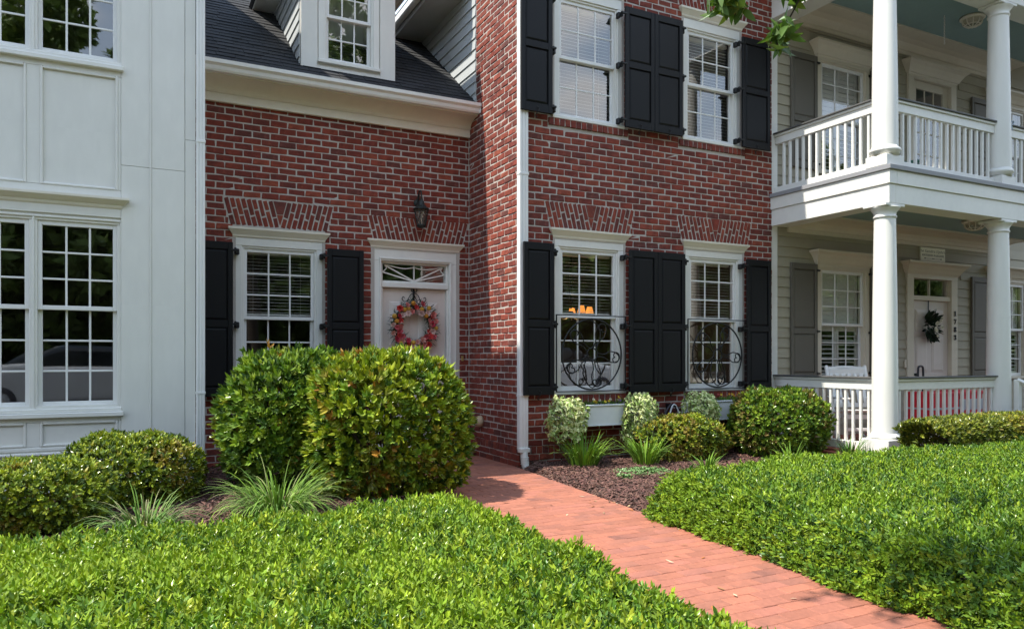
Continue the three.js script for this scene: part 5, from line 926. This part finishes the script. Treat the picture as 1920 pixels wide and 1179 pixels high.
function farTree(label, x, z, h, r, n) {
  const t = thing('street_tree', label, 'tree', [x, 0, z], 0, 'trees across the street');
  const tr = [tube([[0, -0.1, 0], [rr(-0.1, 0.1), h * 0.3, 0], [rr(-0.3, 0.3), h * 0.7, rr(-0.3, 0.3)]], 0.22, 10, 8)], L = treeP.map(() => []), lobes = [];
  for (let k = 0; k < 22; k++) { const a = R() * 6.283, e = Math.sqrt(R()) * r * 0.75, y = h * rr(0.12, 0.95); lobes.push([Math.cos(a) * e, y, Math.sin(a) * e, r * rr(0.28, 0.48)]); tr.push(rod([0, h * 0.3, 0], [Math.cos(a) * e, y, Math.sin(a) * e], 0.06, 0.02, 6)); }
  part('trunk', tr, M.barkMat, t);
  for (let k = 0; k < n; k++) { const l = lobes[k % 22], d = V(rr(-1, 1), rr(-1, 1), rr(-1, 1)).normalize(), q = Math.pow(R(), 0.4) * l[3], s = rr(0.8, 1.5), v = rr(0.6, 1.2); L[k % 2].push({ m: m4(l[0] + d.x * q, l[1] + d.y * q * 0.8, l[2] + d.z * q, s, s, s, qDir(d.clone().add(V(0, 0.4, 0)), R() * 6)), c: lin(0.16 * v, 0.25 * v, 0.03 * v) }); }
  L.forEach((l, i) => inst(t, 'crown', treeP[i], M.treeLeaf, l));
}
const treeRow = [[-14, 24, 13, 4.6], [-9, 22.5, 15, 4.8], [-4.5, 24, 12.5, 4.4], [0.5, 23, 16, 5.0], [5, 24.5, 17, 5.2], [9.5, 23, 13.5, 4.8], [14, 24, 10.5, 4.4], [18.5, 23, 12, 4.8], [23, 24, 10.5, 4.6], [28, 23.5, 13, 5], [33, 24.5, 12, 4.8], [38.5, 24, 12, 5], [44, 25, 13, 5.2]];
const ordinal = ['first', 'second', 'third', 'fourth', 'fifth', 'sixth', 'seventh', 'eighth', 'ninth', 'tenth', 'eleventh', 'twelfth', 'thirteenth'];
treeRow.forEach(([x, z, h, r], i) => farTree('leafy tree across the street mirrored in the windows, ' + ordinal[i] + ' from the left', x, z, h, r, 4200));
{ // the wood behind them, one mass of leaves
  const g = new THREE.Group(); g.name = 'woodland'; scene.add(g); tag(g, 'dense green woodland beyond the street, behind the row of trees', 'woodland', null, 'stuff'); const L = [];
  for (let k = 0; k < 16000; k++) { const x = rr(-34, 66), z = rr(29, 33), top = 7 + 5 * fbm(x * 0.22, 3, 3, 55), y = rr(0, 1) * top, v = rr(0.6, 1.25), s = rr(1.2, 2.4); L.push({ m: m4(x, y, z, s, s, s, qDir(V(rr(-1, 1), rr(-0.4, 1), rr(-1, 0.3)), R() * 6)), c: lin(0.17 * v, 0.26 * v, 0.03 * v) }); }
  inst(g, 'foliage', treeP[0], M.treeLeaf, L);
}
structure('far_lawn', [bx(-60, 60, -0.2, 0.03, 21.001, 60)], std('lawn', { color: lin(0.09, 0.16, 0.025), roughness: 0.95, bumpMap: grainBump, bumpScale: 0.02 }));
// the tree beside the camera: its low branch hangs into the picture and its crown dapples the ground cover
{
  const t = thing('overhanging_tree', 'tree whose leafy branch tips hang into the top of the picture', 'tree', [-1.3, 0, 8.9]);
  const P = rosette(6, 0.125, 0.046, 0.95, 0.09, 0.25), P2 = rosette(5, 0.14, 0.05, 1.1, 0.1, 0.3), L = [[], []];
  const W2 = (x, y, z) => [x + 1.3, y, z - 8.9];
  const limbs = [tube([[0, -0.1, 0], [0.05, 1.5, -0.1], [-0.05, 3.0, -0.3], [0, 4.4, -0.6], [0.1, 6.2, -0.9]], 0.13, 20, 10)];
  const leafAt = (p, d, s = 1) => { const v = rr(0.75, 1.2), y = R() < 0.25; L[Math.floor(R() * 2)].push({ m: m4(p[0], p[1], p[2], s, s, s, qDir(d, R() * 6)), c: y ? lin(0.24 * v, 0.33 * v, 0.03 * v) : lin(0.11 * v, 0.21 * v, 0.022 * v) }); };
  const branch = (pts, r, leaves, spread, from = 0.4) => { limbs.push(tube(pts, r, 16, 6)); const c = new THREE.CatmullRomCurve3(pts.map(q => V(...q))); for (let k = 0; k < leaves; k++) { const q = c.getPoint(rr(from, 1)), d = V(rr(-1, 1), rr(-0.9, 0.5), rr(-1, 1)); leafAt([q.x + rr(-1, 1) * spread, q.y + rr(-1, 1) * spread * 0.8, q.z + rr(-1, 1) * spread], d, rr(0.8, 1.1)); } };
  // hanging tips in view
  branch([W2(-0.9, 4.6, 7.2), W2(-0.55, 4.3, 5.8), W2(-0.52, 3.75, 4.75), W2(-0.55, 3.42, 4.54)], 0.008, 20, 0.07, 0.78);
  branch([W2(-0.52, 3.75, 4.75), W2(-0.52, 3.45, 4.60), W2(-0.60, 3.24, 4.53), W2(-0.63, 3.15, 4.51)], 0.005, 9, 0.03, 0.6);
  branch([W2(-0.9, 4.5, 6.2), W2(-0.85, 4.0, 4.9), W2(-0.86, 3.6, 4.42), W2(-0.88, 3.38, 4.36)], 0.007, 22, 0.06, 0.80);
  // crown above the frame
  for (let k = 0; k < 15; k++) { const a = -Math.PI * 0.5 + rr(-1.3, 1.5), e = rr(1.4, 3.0), y = rr(3.9, 5.6), x = Math.sin(a) * 0 + Math.cos(a) * e * 0.6, z = Math.sin(a) * e; branch([[0, y - 0.9, -0.3], [x * 0.4, y, z * 0.4 - 0.2], [x * 0.8, y + 0.2, z * 0.8], [x, y + rr(-0.3, 0.1), z]], 0.02, 46, 0.32, 0.35); }
  for (let k = 0; k < 15; k++) { const x = lerp(-3.05, -1.2, (k % 5) / 4) + rr(-0.2, 0.2), z = lerp(4.75, 5.9, R()), y = rr(3.9, 4.8); branch([[0, 3.4, -0.3], W2(lerp(-1.3, x, 0.4), y, lerp(8.6, z, 0.4)), W2(lerp(-1.3, x, 0.8), y + 0.25, lerp(8.6, z, 0.8)), W2(x, y, z)], 0.018, 52, 0.28, 0.5); }
  part('trunk', limbs, M.barkMat, t); L.forEach((l, i) => inst(t, 'crown', i ? P2 : P, M.treeLeaf, l));
}
// cars at the kerb, seen only as reflections
function car(label, x, z, turn, col) {
  const t = thing('parked_car', label, 'car', [x, 0, z], turn, 'cars parked in the street'), cm = new THREE.MeshPhysicalMaterial({ color: col, roughness: 0.35, clearcoat: 1, clearcoatRoughness: 0.05 });
  const ex = (pts, w, bev) => { const s = new THREE.Shape(); s.moveTo(...pts[0]); s.splineThru(pts.slice(1).map(p => new THREE.Vector2(...p))); const g = new THREE.ExtrudeGeometry(s, { depth: w - 2 * bev, bevelEnabled: true, bevelThickness: bev, bevelSize: bev, bevelSegments: 3, curveSegments: 24 }); g.translate(0, 0, -w / 2 + bev); return tidy(g); };
  part('body', [ex([[-2.15, 0.35], [-2.2, 0.6], [-2.05, 0.9], [-1.2, 1.0], [0, 1.02], [1.2, 0.98], [2.0, 0.82], [2.2, 0.6], [2.15, 0.35], [1.0, 0.3], [-1.0, 0.3], [-2.15, 0.35]], 1.75, 0.12)], cm, t);
  part('cabin', [ex([[-1.7, 0.95], [-1.2, 1.42], [-0.4, 1.52], [0.35, 1.45], [1.15, 0.97], [0, 0.95], [-1.7, 0.95]], 1.5, 0.15)], std('carGlass', { color: lin(0.01, 0.012, 0.014), roughness: 0.08 }), t);
  part('roof', [ex([[-1.15, 1.44], [-0.4, 1.55], [0.3, 1.48], [0.25, 1.45], [-0.4, 1.5], [-1.1, 1.4], [-1.15, 1.44]], 1.3, 0.03)], cm, t);
  for (const [wx, wz] of [[-1.35, -0.8], [1.35, -0.8], [-1.35, 0.8], [1.35, 0.8]]) { const w = part('wheel', [lathe([[0.2, -0.1], [0.31, -0.1], [0.33, -0.06], [0.33, 0.06], [0.31, 0.1], [0.2, 0.1]], 28).rotateX(Math.PI / 2).translate(wx, 0.33, wz)], M.rubberDark, t); part('rim', [lathe([[0, 0.08], [0.05, 0.09], [0.2, 0.06], [0.21, -0.06], [0, -0.06]], 20).rotateX(Math.PI / 2).translate(wx, 0.33, wz)], M.steel, w); }
  for (const s of [-0.6, 0.6]) part('headlight', [ball(0.12, 2.08, 0.7, s, 10)], M.lampGlass, t);
}
car('white car parked at the kerb, mirrored in the brick bay windows', 8.6, 13.8, 0.0, lin(0.75, 0.76, 0.77));
car('silver car parked at the kerb, mirrored in the white house windows', -5.4, 13.8, Math.PI, lin(0.35, 0.36, 0.37));

renderer.render(scene, camera);
